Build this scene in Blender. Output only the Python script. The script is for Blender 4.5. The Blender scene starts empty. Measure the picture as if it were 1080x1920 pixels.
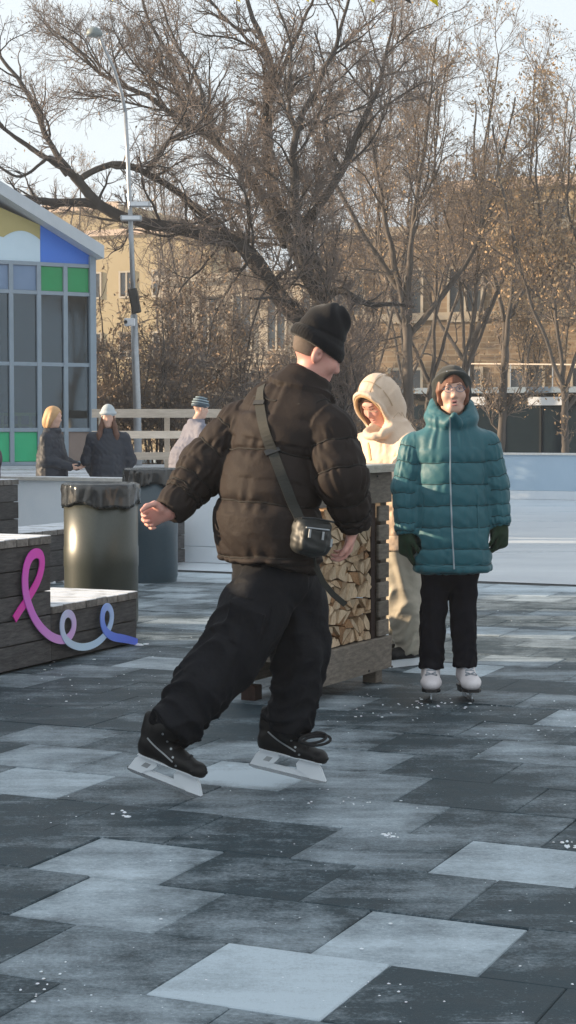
import bpy, math, random
import numpy as np
from mathutils import Vector, Matrix
from mathutils.bvhtree import BVHTree

random.seed(7)
RNG = np.random.default_rng(11)
scene = bpy.context.scene
COL = scene.collection

# ------------------------------------------------------------------ camera, sky, sun, exposure
CAM_H, FPX = 1.37, 3300.0
PITCH = math.atan(160.0 / FPX)
cam_data = bpy.data.cameras.new('camera')
cam_data.sensor_fit = 'VERTICAL'
cam_data.sensor_height = 36.0
cam_data.lens = FPX / 1920.0 * 36.0
cam_data.clip_end = 2000.0
cam = bpy.data.objects.new('camera', cam_data)
COL.objects.link(cam)
cam.location = (0, 0, CAM_H)
cam.rotation_euler = (math.radians(90) - PITCH, 0, 0)
scene.camera = cam

SUN_EL = math.radians(13.0)
SUN_AZ = math.radians(-4.0)         # light travels towards +x and a touch towards the camera
to_sun = Vector((-math.cos(SUN_AZ) * math.cos(SUN_EL), -math.sin(SUN_AZ) * math.cos(SUN_EL), math.sin(SUN_EL)))
world = bpy.data.worlds.new('World')
scene.world = world
world.use_nodes = True
wn = world.node_tree
bg = wn.nodes['Background']
sky = wn.nodes.new('ShaderNodeTexSky')
sky.sky_type = 'NISHITA'
sky.sun_disc = False
sky.sun_elevation = SUN_EL
sky.sun_rotation = math.atan2(to_sun.x, to_sun.y)
sky.air_density = 1.0
sky.dust_density = 2.0
sky.ozone_density = 2.0
veil = wn.nodes.new('ShaderNodeMix'); veil.data_type = 'RGBA'          # thin high cloud, thickest towards the horizon
wtc = wn.nodes.new('ShaderNodeTexCoord'); wsx = wn.nodes.new('ShaderNodeSeparateXYZ')
wmr = wn.nodes.new('ShaderNodeMapRange')
wn.links.new(wtc.outputs['Generated'], wsx.inputs[0]); wn.links.new(wsx.outputs['Z'], wmr.inputs[0])
wmr.inputs['From Min'].default_value = 0.0; wmr.inputs['From Max'].default_value = 0.75
wmr.inputs['To Min'].default_value = 1.0; wmr.inputs['To Max'].default_value = .85
wnz = wn.nodes.new('ShaderNodeTexNoise'); wnz.inputs['Scale'].default_value = 2.2; wnz.inputs['Detail'].default_value = 6
wn.links.new(wtc.outputs['Generated'], wnz.inputs['Vector'])
wmm = wn.nodes.new('ShaderNodeMath'); wmm.operation = 'MULTIPLY_ADD'; wmm.inputs[1].default_value = .35; wmm.use_clamp = True
wsb = wn.nodes.new('ShaderNodeMath'); wsb.operation = 'SUBTRACT'; wsb.inputs[1].default_value = .17
wn.links.new(wmr.outputs[0], wsb.inputs[0]); wn.links.new(wnz.outputs[0], wmm.inputs[0]); wn.links.new(wsb.outputs[0], wmm.inputs[2])
wn.links.new(wmm.outputs[0], veil.inputs[0]); wn.links.new(sky.outputs[0], veil.inputs[6])
veil.inputs[7].default_value = (3.08, 3.38, 3.58, 1)
wn.links.new(veil.outputs[2], bg.inputs[0])
bg.inputs[1].default_value = 0.15
sun_data = bpy.data.lights.new('sun', 'SUN')
sun_data.energy = 5.0
sun_data.angle = math.radians(0.6)
sun_data.color = (1.0, 0.77, 0.52)
sun = bpy.data.objects.new('sun', sun_data)
COL.objects.link(sun)
sun.rotation_euler = to_sun.to_track_quat('Z', 'Y').to_euler()
scene.view_settings.view_transform = 'Standard'
scene.view_settings.look = 'None'
scene.view_settings.gamma = 1.0
scene.view_settings.exposure = 0.98

# ------------------------------------------------------------------ geometry helpers
def V3(*a):
    return np.array(a, float)

def unit(v):
    v = np.asarray(v, float)
    return v / max(np.linalg.norm(v), 1e-9)

def P(px, py, Y):
    """World point at depth Y seen at photograph position (px, py)."""
    u, v = (px - 540) / FPX, -(py - 960) / FPX
    c, s = math.cos(PITCH), math.sin(PITCH)
    d = V3(u, c + v * s, -s + v * c)
    return V3(0, 0, CAM_H) + d * (Y / d[1])

def ground(px, py, z=0.0):
    a, b = V3(0, 0, CAM_H), P(px, py, 1.0)
    d = b - a
    return a + d * ((z - CAM_H) / d[2])

def on_plane(px, py, o, n):
    a = V3(0, 0, CAM_H)
    d = P(px, py, 1.0) - a
    return a + d * (np.dot(o - a, n) / np.dot(d, n))

def tag(o, label=None, cat=None, group=None, kind=None):
    if label: o['label'] = label
    if cat: o['category'] = cat
    if group: o['group'] = group
    if kind: o['kind'] = kind
    return o

def thing(name, label, cat, loc=(0, 0, 0), group=None):
    o = bpy.data.objects.new(name, None)
    o.empty_display_size = 0.1
    COL.objects.link(o)
    o.location = Vector(tuple(float(x) for x in loc))
    return tag(o, label, cat, group)

def loc_of(o):
    p = V3(0, 0, 0)
    while o is not None:
        p = p + np.array(o.location)
        o = o.parent
    return p

def mesh_obj(name, verts, faces, mat, parent=None, origin=None, smooth=False):
    """verts in world coordinates; faces: (N,3)/(N,4) array or list of tuples."""
    verts = np.asarray(verts, float).reshape(-1, 3)
    base = loc_of(parent) if parent is not None else (np.asarray(origin, float) if origin is not None else V3(0, 0, 0))
    me = bpy.data.meshes.new(name)
    local = (verts - base).astype(np.float32)
    if isinstance(faces, np.ndarray):
        n, k = faces.shape
        me.vertices.add(len(local)); me.vertices.foreach_set('co', local.ravel())
        me.loops.add(n * k); me.loops.foreach_set('vertex_index', faces.astype(np.int32).ravel())
        me.polygons.add(n)
        me.polygons.foreach_set('loop_start', (np.arange(n) * k).astype(np.int32))
        me.update(calc_edges=True)
    else:
        me.from_pydata(local.tolist(), [], faces)
        me.update()
    if smooth:
        me.polygons.foreach_set('use_smooth', np.ones(len(me.polygons), bool))
    if mat: me.materials.append(mat)
    o = bpy.data.objects.new(name, me)
    COL.objects.link(o)
    if parent is not None:
        o.parent = parent
    else:
        o.location = Vector(tuple(float(x) for x in base))
    return o

class MB:
    """collects shapes for ONE mesh object"""
    def __init__(s):
        s.v, s.f = [], []
    def add(s, vs, fs):
        n = len(s.v)
        s.v += [tuple(map(float, p)) for p in vs]
        s.f += [tuple(i + n for i in f) for f in fs]
        return s
    def box(s, o, ax, ay, az, r0, r1):
        """oriented box: o + ax*x + ay*y + az*z for x,y,z in r0..r1"""
        o, ax, ay, az = (np.asarray(q, float) for q in (o, ax, ay, az))
        vs = [o + ax * x + ay * y + az * z for x in (r0[0], r1[0]) for y in (r0[1], r1[1]) for z in (r0[2], r1[2])]
        fs = [(0, 1, 3, 2), (4, 6, 7, 5), (0, 4, 5, 1), (2, 3, 7, 6), (0, 2, 6, 4), (1, 5, 7, 3)]
        if np.dot(np.cross(ax, ay), az) < 0: fs = [f[::-1] for f in fs]
        return s.add(vs, fs)
    def cbox(s, o, ax, ay, az, r0, r1, c):
        """box with chamfered edges on the z+ side and along the uprights"""
        o, ax, ay, az = (np.asarray(q, float) for q in (o, ax, ay, az))
        def ring(x0, x1, y0, y1, z, k):
            pts = [(x0 + k, y0), (x1 - k, y0), (x1, y0 + k), (x1, y1 - k), (x1 - k, y1), (x0 + k, y1), (x0, y1 - k), (x0, y0 + k)]
            return [o + ax * x + ay * y + az * z for x, y in pts]
        x0, y0, z0 = r0; x1, y1, z1 = r1
        vs = ring(x0, x1, y0, y1, z0, c) + ring(x0, x1, y0, y1, z1 - c, c) + ring(x0 + c, x1 - c, y0 + c, y1 - c, z1, c * .6)
        fs = [tuple(range(7, -1, -1)), tuple(range(16, 24))]
        for r in (0, 8):
            for i in range(8):
                j = (i + 1) % 8
                fs.append((r + i, r + j, r + 8 + j, r + 8 + i))
        if np.dot(np.cross(ax, ay), az) < 0: fs = [f[::-1] for f in fs]
        return s.add(vs, fs)
    def tube(s, pts, rad, k=8, cap=True):
        pts = [np.asarray(p, float) for p in pts]
        n = len(pts)
        rad = [rad] * n if np.isscalar(rad) else list(rad)
        vs, fs = [], []
        ref = None
        for i in range(n):
            t = unit(pts[min(i + 1, n - 1)] - pts[max(i - 1, 0)])
            if ref is None:
                ref = V3(0, 0, 1) if abs(t[2]) < .9 else V3(1, 0, 0)
            u = unit(np.cross(t, ref)); w = np.cross(u, t); ref = w
            for j in range(k):
                a = 2 * math.pi * j / k
                vs.append(pts[i] + (u * math.cos(a) + w * math.sin(a)) * rad[i])
        for i in range(n - 1):
            for j in range(k):
                j2 = (j + 1) % k
                fs.append((i * k + j, i * k + j2, (i + 1) * k + j2, (i + 1) * k + j))
        if cap:
            fs.append(tuple(range(k - 1, -1, -1))); fs.append(tuple((n - 1) * k + j for j in range(k)))
        return s.add(vs, fs)
    def lathe(s, o, prof, k=24, jit=None):
        o = np.asarray(o, float)
        vs, fs = [], []
        for i, (r, z) in enumerate(prof):
            for j in range(k):
                a = 2 * math.pi * j / k
                rr = r + (jit(a, i) if jit else 0)
                vs.append(o + V3(rr * math.cos(a), rr * math.sin(a), z))
        for i in range(len(prof) - 1):
            for j in range(k):
                j2 = (j + 1) % k
                fs.append((i * k + j, i * k + j2, (i + 1) * k + j2, (i + 1) * k + j))
        return s.add(vs, fs)
    def prism(s, poly, o, u, v, w, w0, w1):
        """poly in (u,v) extruded from w0 to w1 along w (u x v = w)"""
        o, u, v, w = (np.asarray(q, float) for q in (o, u, v, w))
        n = len(poly)
        vs = [o + u * a + v * b + w * w0 for a, b in poly] + [o + u * a + v * b + w * w1 for a, b in poly]
        fs = [tuple(range(n - 1, -1, -1)), tuple(range(n, 2 * n))]
        for i in range(n):
            j = (i + 1) % n
            fs.append((i, j, n + j, n + i))
        return s.add(vs, fs)
    def ribbon(s, pts, side, nrm, hw, th):
        """band along pts; side/nrm: arrays or single vectors"""
        n = len(pts)
        vs, fs = [], []
        for i in range(n):
            sd = np.asarray(side[i] if np.ndim(side) == 2 else side, float)
            nm = np.asarray(nrm[i] if np.ndim(nrm) == 2 else nrm, float)
            p = np.asarray(pts[i], float)
            w = hw if np.isscalar(hw) else hw[i]
            vs += [p - sd * w, p + sd * w, p + sd * w + nm * th, p - sd * w + nm * th]
        for i in range(n - 1):
            a, b = i * 4, i * 4 + 4
            for j in range(4):
                k = (j + 1) % 4
                fs.append((a + j, a + k, b + k, b + j))
        fs.append((3, 2, 1, 0)); e = (n - 1) * 4; fs.append((e, e + 1, e + 2, e + 3))
        return s.add(vs, fs)
    def build(s, name, mat, parent=None, smooth=False, origin=None):
        return mesh_obj(name, s.v, s.f, mat, parent, origin, smooth)

def copy_tree(o, parent=None):
    c = o.copy(); COL.objects.link(c)
    if parent is not None: c.parent = parent
    for ch in list(o.children): copy_tree(ch, c)
    return c

# ------------------------------------------------------------------ materials
def material(name, col, rough=.6, col2=None, nscale=8.0, namt=.5, bump=0.0, bscale=40.0, metal=0.0, spec=.5,
             sheen=0.0, sss=0.0, coat=0.0, stretch=None, bump2=0.0, b2scale=6.0, rvar=0.0):
    m = bpy.data.materials.new(name)
    m.use_nodes = True
    nt = m.node_tree; N, L = nt.nodes, nt.links
    b = N['Principled BSDF']
    b.inputs['Base Color'].default_value = (*col, 1)
    b.inputs['Roughness'].default_value = rough
    b.inputs['Metallic'].default_value = metal
    b.inputs['Specular IOR Level'].default_value = spec
    b.inputs['Sheen Weight'].default_value = sheen
    if sss:
        b.inputs['Subsurface Weight'].default_value = sss
        b.inputs['Subsurface Radius'].default_value = (.012, .005, .003)
    if coat: b.inputs['Coat Weight'].default_value = coat
    tc = N.new('ShaderNodeTexCoord'); mp = N.new('ShaderNodeMapping')
    L.new(tc.outputs['Object'], mp.inputs[0])
    if stretch: mp.inputs['Scale'].default_value = stretch
    if col2 is not None:
        nz = N.new('ShaderNodeTexNoise'); nz.inputs['Scale'].default_value = nscale; nz.inputs['Detail'].default_value = 6
        nz.inputs['Roughness'].default_value = .65
        L.new(mp.outputs[0], nz.inputs['Vector'])
        rp = N.new('ShaderNodeValToRGB')
        rp.color_ramp.elements[0].position = .5 - .25 / max(namt, .05) * .5; rp.color_ramp.elements[1].position = .5 + .25 / max(namt, .05) * .5
        rp.color_ramp.elements[0].color = (*col, 1); rp.color_ramp.elements[1].color = (*col2, 1)
        L.new(nz.outputs[0], rp.inputs[0]); L.new(rp.outputs[0], b.inputs['Base Color'])
        if rvar:
            mr = N.new('ShaderNodeMapRange'); mr.inputs['To Min'].default_value = rough - rvar; mr.inputs['To Max'].default_value = rough + rvar
            L.new(nz.outputs[0], mr.inputs[0]); L.new(mr.outputs[0], b.inputs['Roughness'])
    prev = None
    for st, sc in ((bump2, b2scale), (bump, bscale)):
        if st:
            nz = N.new('ShaderNodeTexNoise'); nz.inputs['Scale'].default_value = sc; nz.inputs['Detail'].default_value = 5
            L.new(mp.outputs[0], nz.inputs['Vector'])
            bp = N.new('ShaderNodeBump'); bp.inputs['Strength'].default_value = st; bp.inputs['Distance'].default_value = .16 / sc
            L.new(nz.outputs[0], bp.inputs['Height'])
            if prev: L.new(prev.outputs[0], bp.inputs['Normal'])
            prev = bp
    if prev: L.new(prev.outputs[0], b.inputs['Normal'])
    return m

def wood_material(name, c1, c2, frost=0.0, scale=6.0, axis=(1, 12, 12), rough=.75):
    """weathered wood: long grain, per-plank tone from the object's random number, optional frost on upward faces' dust"""
    m = bpy.data.materials.new(name); m.use_nodes = True
    nt = m.node_tree; N, L = nt.nodes, nt.links
    b = N['Principled BSDF']; b.inputs['Roughness'].default_value = rough; b.inputs['Specular IOR Level'].default_value = .3
    tc = N.new('ShaderNodeTexCoord'); mp = N.new('ShaderNodeMapping'); oi = N.new('ShaderNodeObjectInfo')
    mp.inputs['Scale'].default_value = axis
    L.new(tc.outputs['Object'], mp.inputs[0])
    ad = N.new('ShaderNodeVectorMath'); ad.operation = 'ADD'
    ml = N.new('ShaderNodeMath'); ml.operation = 'MULTIPLY'; ml.inputs[1].default_value = 37.0
    L.new(oi.outputs['Random'], ml.inputs[0]); L.new(mp.outputs[0], ad.inputs[0]); L.new(ml.outputs[0], ad.inputs[1])
    nz = N.new('ShaderNodeTexNoise'); nz.inputs['Scale'].default_value = scale; nz.inputs['Detail'].default_value = 8; nz.inputs['Roughness'].default_value = .7
    L.new(ad.outputs[0], nz.inputs['Vector'])
    rp = N.new('ShaderNodeValToRGB'); rp.color_ramp.elements[0].position = .3; rp.color_ramp.elements[1].position = .72
    rp.color_ramp.elements[0].color = (*c1, 1); rp.color_ramp.elements[1].color = (*c2, 1)
    L.new(nz.outputs[0], rp.inputs[0])
    hv = N.new('ShaderNodeHueSaturation'); mr = N.new('ShaderNodeMapRange')
    mr.inputs['To Min'].default_value = .72; mr.inputs['To Max'].default_value = 1.3
    L.new(oi.outputs['Random'], mr.inputs[0]); L.new(mr.outputs[0], hv.inputs['Value']); L.new(rp.outputs[0], hv.inputs['Color'])
    last = hv.outputs[0]
    if frost:
        n2 = N.new('ShaderNodeTexNoise'); n2.inputs['Scale'].default_value = 9; n2.inputs['Detail'].default_value = 7
        L.new(tc.outputs['Object'], n2.inputs['Vector'])
        ge = N.new('ShaderNodeNewGeometry'); sx = N.new('ShaderNodeSeparateXYZ'); L.new(ge.outputs['Normal'], sx.inputs[0])
        mu = N.new('ShaderNodeMath'); mu.operation = 'MULTIPLY'; mu.use_clamp = True
        cr = N.new('ShaderNodeMapRange'); cr.inputs['From Min'].default_value = .62 - frost * .5; cr.inputs['From Max'].default_value = .78 - frost * .3
        L.new(n2.outputs[0], cr.inputs[0]); L.new(cr.outputs[0], mu.inputs[0]); L.new(sx.outputs['Z'], mu.inputs[1])
        mx = N.new('ShaderNodeMix'); mx.data_type = 'RGBA'
        L.new(mu.outputs[0], mx.inputs[0]); L.new(last, mx.inputs[6]); mx.inputs[7].default_value = (.72, .75, .8, 1)
        last = mx.outputs[2]
    L.new(last, b.inputs['Base Color'])
    bp = N.new('ShaderNodeBump'); bp.inputs['Strength'].default_value = .35; bp.inputs['Distance'].default_value = .01
    L.new(nz.outputs[0], bp.inputs['Height']); L.new(bp.outputs[0], b.inputs['Normal'])
    return m

def tile_material(name):
    """black rubber crumb; the object's colour says how much frost lies on that tile"""
    m = bpy.data.materials.new(name); m.use_nodes = True
    nt = m.node_tree; N, L = nt.nodes, nt.links
    b = N['Principled BSDF']
    tc = N.new('ShaderNodeTexCoord'); oi = N.new('ShaderNodeObjectInfo'); ge = N.new('ShaderNodeNewGeometry')
    sc = N.new('ShaderNodeSeparateColor'); L.new(oi.outputs['Color'], sc.inputs[0])
    def noise(scale, detail=6, rough=.6, vec=None):
        n = N.new('ShaderNodeTexNoise'); n.inputs['Scale'].default_value = scale; n.inputs['Detail'].default_value = detail
        n.inputs['Roughness'].default_value = rough
        L.new(vec or ge.outputs['Position'], n.inputs['Vector']); return n
    def math_(op, a, bb, clamp=False):
        n = N.new('ShaderNodeMath'); n.operation = op; n.use_clamp = clamp
        for i, q in enumerate((a, bb)):
            if isinstance(q, (int, float)): n.inputs[i].default_value = q
            else: L.new(q, n.inputs[i])
        return n.outputs[0]
    mp = N.new('ShaderNodeMapping'); mp.inputs['Rotation'].default_value = (0, 0, math.radians(20)); mp.inputs['Scale'].default_value = (.35, 1.6, 1)
    L.new(ge.outputs['Position'], mp.inputs[0])
    big = noise(2.3, 5, .55); mid = noise(9, 7, .65); grain = noise(260, 3, .7); streak = noise(2.2, 8, .7, mp.outputs[0])
    spk = N.new('ShaderNodeTexVoronoi'); spk.inputs['Scale'].default_value = 34; L.new(ge.outputs['Position'], spk.inputs['Vector'])
    # frost coverage
    fine = noise(75, 4, .75)
    ms = N.new('ShaderNodeMapping'); ms.inputs['Rotation'].default_value = (0, 0, math.radians(-12)); ms.inputs['Scale'].default_value = (1.1, 26, 1)
    L.new(ge.outputs['Position'], ms.inputs[0])
    scr = noise(1.6, 3, .5, ms.outputs[0])
    scuff = N.new('ShaderNodeMapRange'); scuff.inputs['From Min'].default_value = .64; scuff.inputs['From Max'].default_value = .74; L.new(scr.outputs[0], scuff.inputs[0])
    so = N.new('ShaderNodeSeparateXYZ'); L.new(tc.outputs['Object'], so.inputs[0])
    ex = math_('MINIMUM', so.outputs[0], math_('SUBTRACT', .46, so.outputs[0])); ey = math_('MINIMUM', so.outputs[1], math_('SUBTRACT', .46, so.outputs[1]))
    ed = math_('ADD', math_('MINIMUM', ex, ey), math_('MULTIPLY', math_('SUBTRACT', mid.outputs[0], .5), .16))
    er = N.new('ShaderNodeMapRange'); er.inputs['From Min'].default_value = -.015; er.inputs['From Max'].default_value = .085; L.new(ed, er.inputs[0])
    soft = math_('MAXIMUM', er.outputs[0], math_('GREATER_THAN', sc.outputs[1], .62))          # most tiles lose their frost towards the edge
    amt = math_('MULTIPLY', sc.outputs[0], math_('ADD', .60, math_('MULTIPLY', soft, .40)))
    f = math_('ADD', math_('SUBTRACT', amt, .05), math_('MULTIPLY', math_('SUBTRACT', mid.outputs[0], .5), .75))
    f = math_('ADD', f, math_('MULTIPLY', math_('MULTIPLY', scuff.outputs[0], big.outputs[0]), .45))
    f = math_('ADD', f, math_('MULTIPLY', math_('SUBTRACT', streak.outputs[0], .5), 1.45))
    f = math_('ADD', f, math_('MULTIPLY', math_('SUBTRACT', big.outputs[0], .5), .95))
    f = math_('ADD', f, math_('MULTIPLY', math_('SUBTRACT', fine.outputs[0], .5), .8))
    f = math_('MULTIPLY', f, math_('ADD', .62, math_('MULTIPLY', grain.outputs[0], .7)), True)
    f = math_('ADD', math_('MULTIPLY', f, .97), math_('MULTIPLY', math_('GREATER_THAN', fine.outputs[0], .66), .22), True)
    # bare rubber
    rr = N.new('ShaderNodeValToRGB'); rr.color_ramp.elements[0].position = .3; rr.color_ramp.elements[1].position = .8
    rr.color_ramp.elements[0].color = (.003, .012, .019, 1); rr.color_ramp.elements[1].color = (.024, .054, .072, 1)
    L.new(math_('ADD', math_('MULTIPLY', grain.outputs[0], .6), math_('MULTIPLY', mid.outputs[0], .45)), rr.inputs[0])
    mx = N.new('ShaderNodeMix'); mx.data_type = 'RGBA'
    L.new(f, mx.inputs[0]); L.new(rr.outputs[0], mx.inputs[6]); mx.inputs[7].default_value = (.48, .565, .63, 1)
    # sparse snow grains
    sp = math_('LESS_THAN', spk.outputs['Distance'], .075)
    scol = N.new('ShaderNodeSeparateColor'); L.new(spk.outputs['Color'], scol.inputs[0])
    sp = math_('MULTIPLY', sp, math_('GREATER_THAN', scol.outputs[0], .78))
    sp = math_('MULTIPLY', sp, math_('GREATER_THAN', mid.outputs[0], .5))
    m2 = N.new('ShaderNodeMix'); m2.data_type = 'RGBA'
    L.new(sp, m2.inputs[0]); L.new(mx.outputs[2], m2.inputs[6]); m2.inputs[7].default_value = (.7, .74, .78, 1)
    L.new(m2.outputs[2], b.inputs['Base Color'])
    ro = N.new('ShaderNodeMapRange'); ro.inputs['To Min'].default_value = .42; ro.inputs['To Max'].default_value = .8
    L.new(mid.outputs[0], ro.inputs[0]); L.new(ro.outputs[0], b.inputs['Roughness'])
    b.inputs['Specular IOR Level'].default_value = .45
    bp = N.new('ShaderNodeBump'); bp.inputs['Strength'].default_value = .6; bp.inputs['Distance'].default_value = .003
    L.new(grain.outputs[0], bp.inputs['Height'])
    b2 = N.new('ShaderNodeBump'); b2.inputs['Strength'].default_value = .5; b2.inputs['Distance'].default_value = .006
    L.new(mid.outputs[0], b2.inputs['Height']); L.new(bp.outputs[0], b2.inputs['Normal']); L.new(b2.outputs[0], b.inputs['Normal'])
    return m

def ice_material(name):
    m = material(name, (.50, .58, .66), .30, (.72, .77, .81), 1.2, .5, bump=.12, bscale=30, spec=.5, stretch=(.25, 1, 1), rvar=.12)
    return m

def glass_material(name, tint=(.55, .62, .66), refl=.16):
    m = bpy.data.materials.new(name); m.use_nodes = True
    nt = m.node_tree; N, L = nt.nodes, nt.links
    N.remove(N['Principled BSDF'])
    out = N['Material Output']
    tr = N.new('ShaderNodeBsdfTransparent'); tr.inputs[0].default_value = (*tint, 1)
    gl = N.new('ShaderNodeBsdfGlossy'); gl.inputs['Roughness'].default_value = .04; gl.inputs[0].default_value = (.72, .86, 1, 1)
    fr = N.new('ShaderNodeLayerWeight'); fr.inputs[0].default_value = .25
    mr = N.new('ShaderNodeMapRange'); mr.inputs['To Min'].default_value = refl; mr.inputs['To Max'].default_value = .45
    L.new(fr.outputs['Fresnel'], mr.inputs[0])
    mx = N.new('ShaderNodeMixShader'); L.new(mr.outputs[0], mx.inputs[0]); L.new(tr.outputs[0], mx.inputs[1]); L.new(gl.outputs[0], mx.inputs[2])
    L.new(mx.outputs[0], out.inputs[0])
    return m

def ramp_attr_material(name, stops, attr='along', rough=.4):
    m = bpy.data.materials.new(name); m.use_nodes = True
    nt = m.node_tree; N, L = nt.nodes, nt.links
    b = N['Principled BSDF']; b.inputs['Roughness'].default_value = rough
    at = N.new('ShaderNodeAttribute'); at.attribute_name = attr
    rp = N.new('ShaderNodeValToRGB')
    while len(rp.color_ramp.elements) < len(stops): rp.color_ramp.elements.new(.5)
    for e, (p, c) in zip(rp.color_ramp.elements, stops):
        e.position = p; e.color = (*c, 1)
    L.new(at.outputs['Fac'], rp.inputs[0]); L.new(rp.outputs[0], b.inputs['Base Color'])
    return m

def brick_material(name, c1, c2, mortar, scale=1.0, rough=.9):
    m = bpy.data.materials.new(name); m.use_nodes = True
    nt = m.node_tree; N, L = nt.nodes, nt.links
    b = N['Principled BSDF']; b.inputs['Roughness'].default_value = rough
    uv = N.new('ShaderNodeUVMap')
    br = N.new('ShaderNodeTexBrick'); br.inputs['Scale'].default_value = scale
    br.inputs['Color1'].default_value = (*c1, 1); br.inputs['Color2'].default_value = (*c2, 1); br.inputs['Mortar'].default_value = (*mortar, 1)
    br.inputs['Mortar Size'].default_value = .02; br.inputs['Brick Width'].default_value = .5; br.inputs['Row Height'].default_value = .18
    L.new(uv.outputs[0], br.inputs['Vector'])
    nz = N.new('ShaderNodeTexNoise'); nz.inputs['Scale'].default_value = .6; nz.inputs['Detail'].default_value = 8; L.new(uv.outputs[0], nz.inputs['Vector'])
    mx = N.new('ShaderNodeMix'); mx.data_type = 'RGBA'; mx.blend_type = 'MULTIPLY'; mx.inputs[0].default_value = .6
    rp = N.new('ShaderNodeValToRGB'); rp.color_ramp.elements[0].position = .3; rp.color_ramp.elements[1].position = .7
    rp.color_ramp.elements[0].color = (.5, .5, .5, 1); rp.color_ramp.elements[1].color = (1, 1, 1, 1)
    L.new(nz.outputs[0], rp.inputs[0]); L.new(br.outputs[0], mx.inputs[6]); L.new(rp.outputs[0], mx.inputs[7])
    L.new(mx.outputs[2], b.inputs['Base Color'])
    return m

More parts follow.
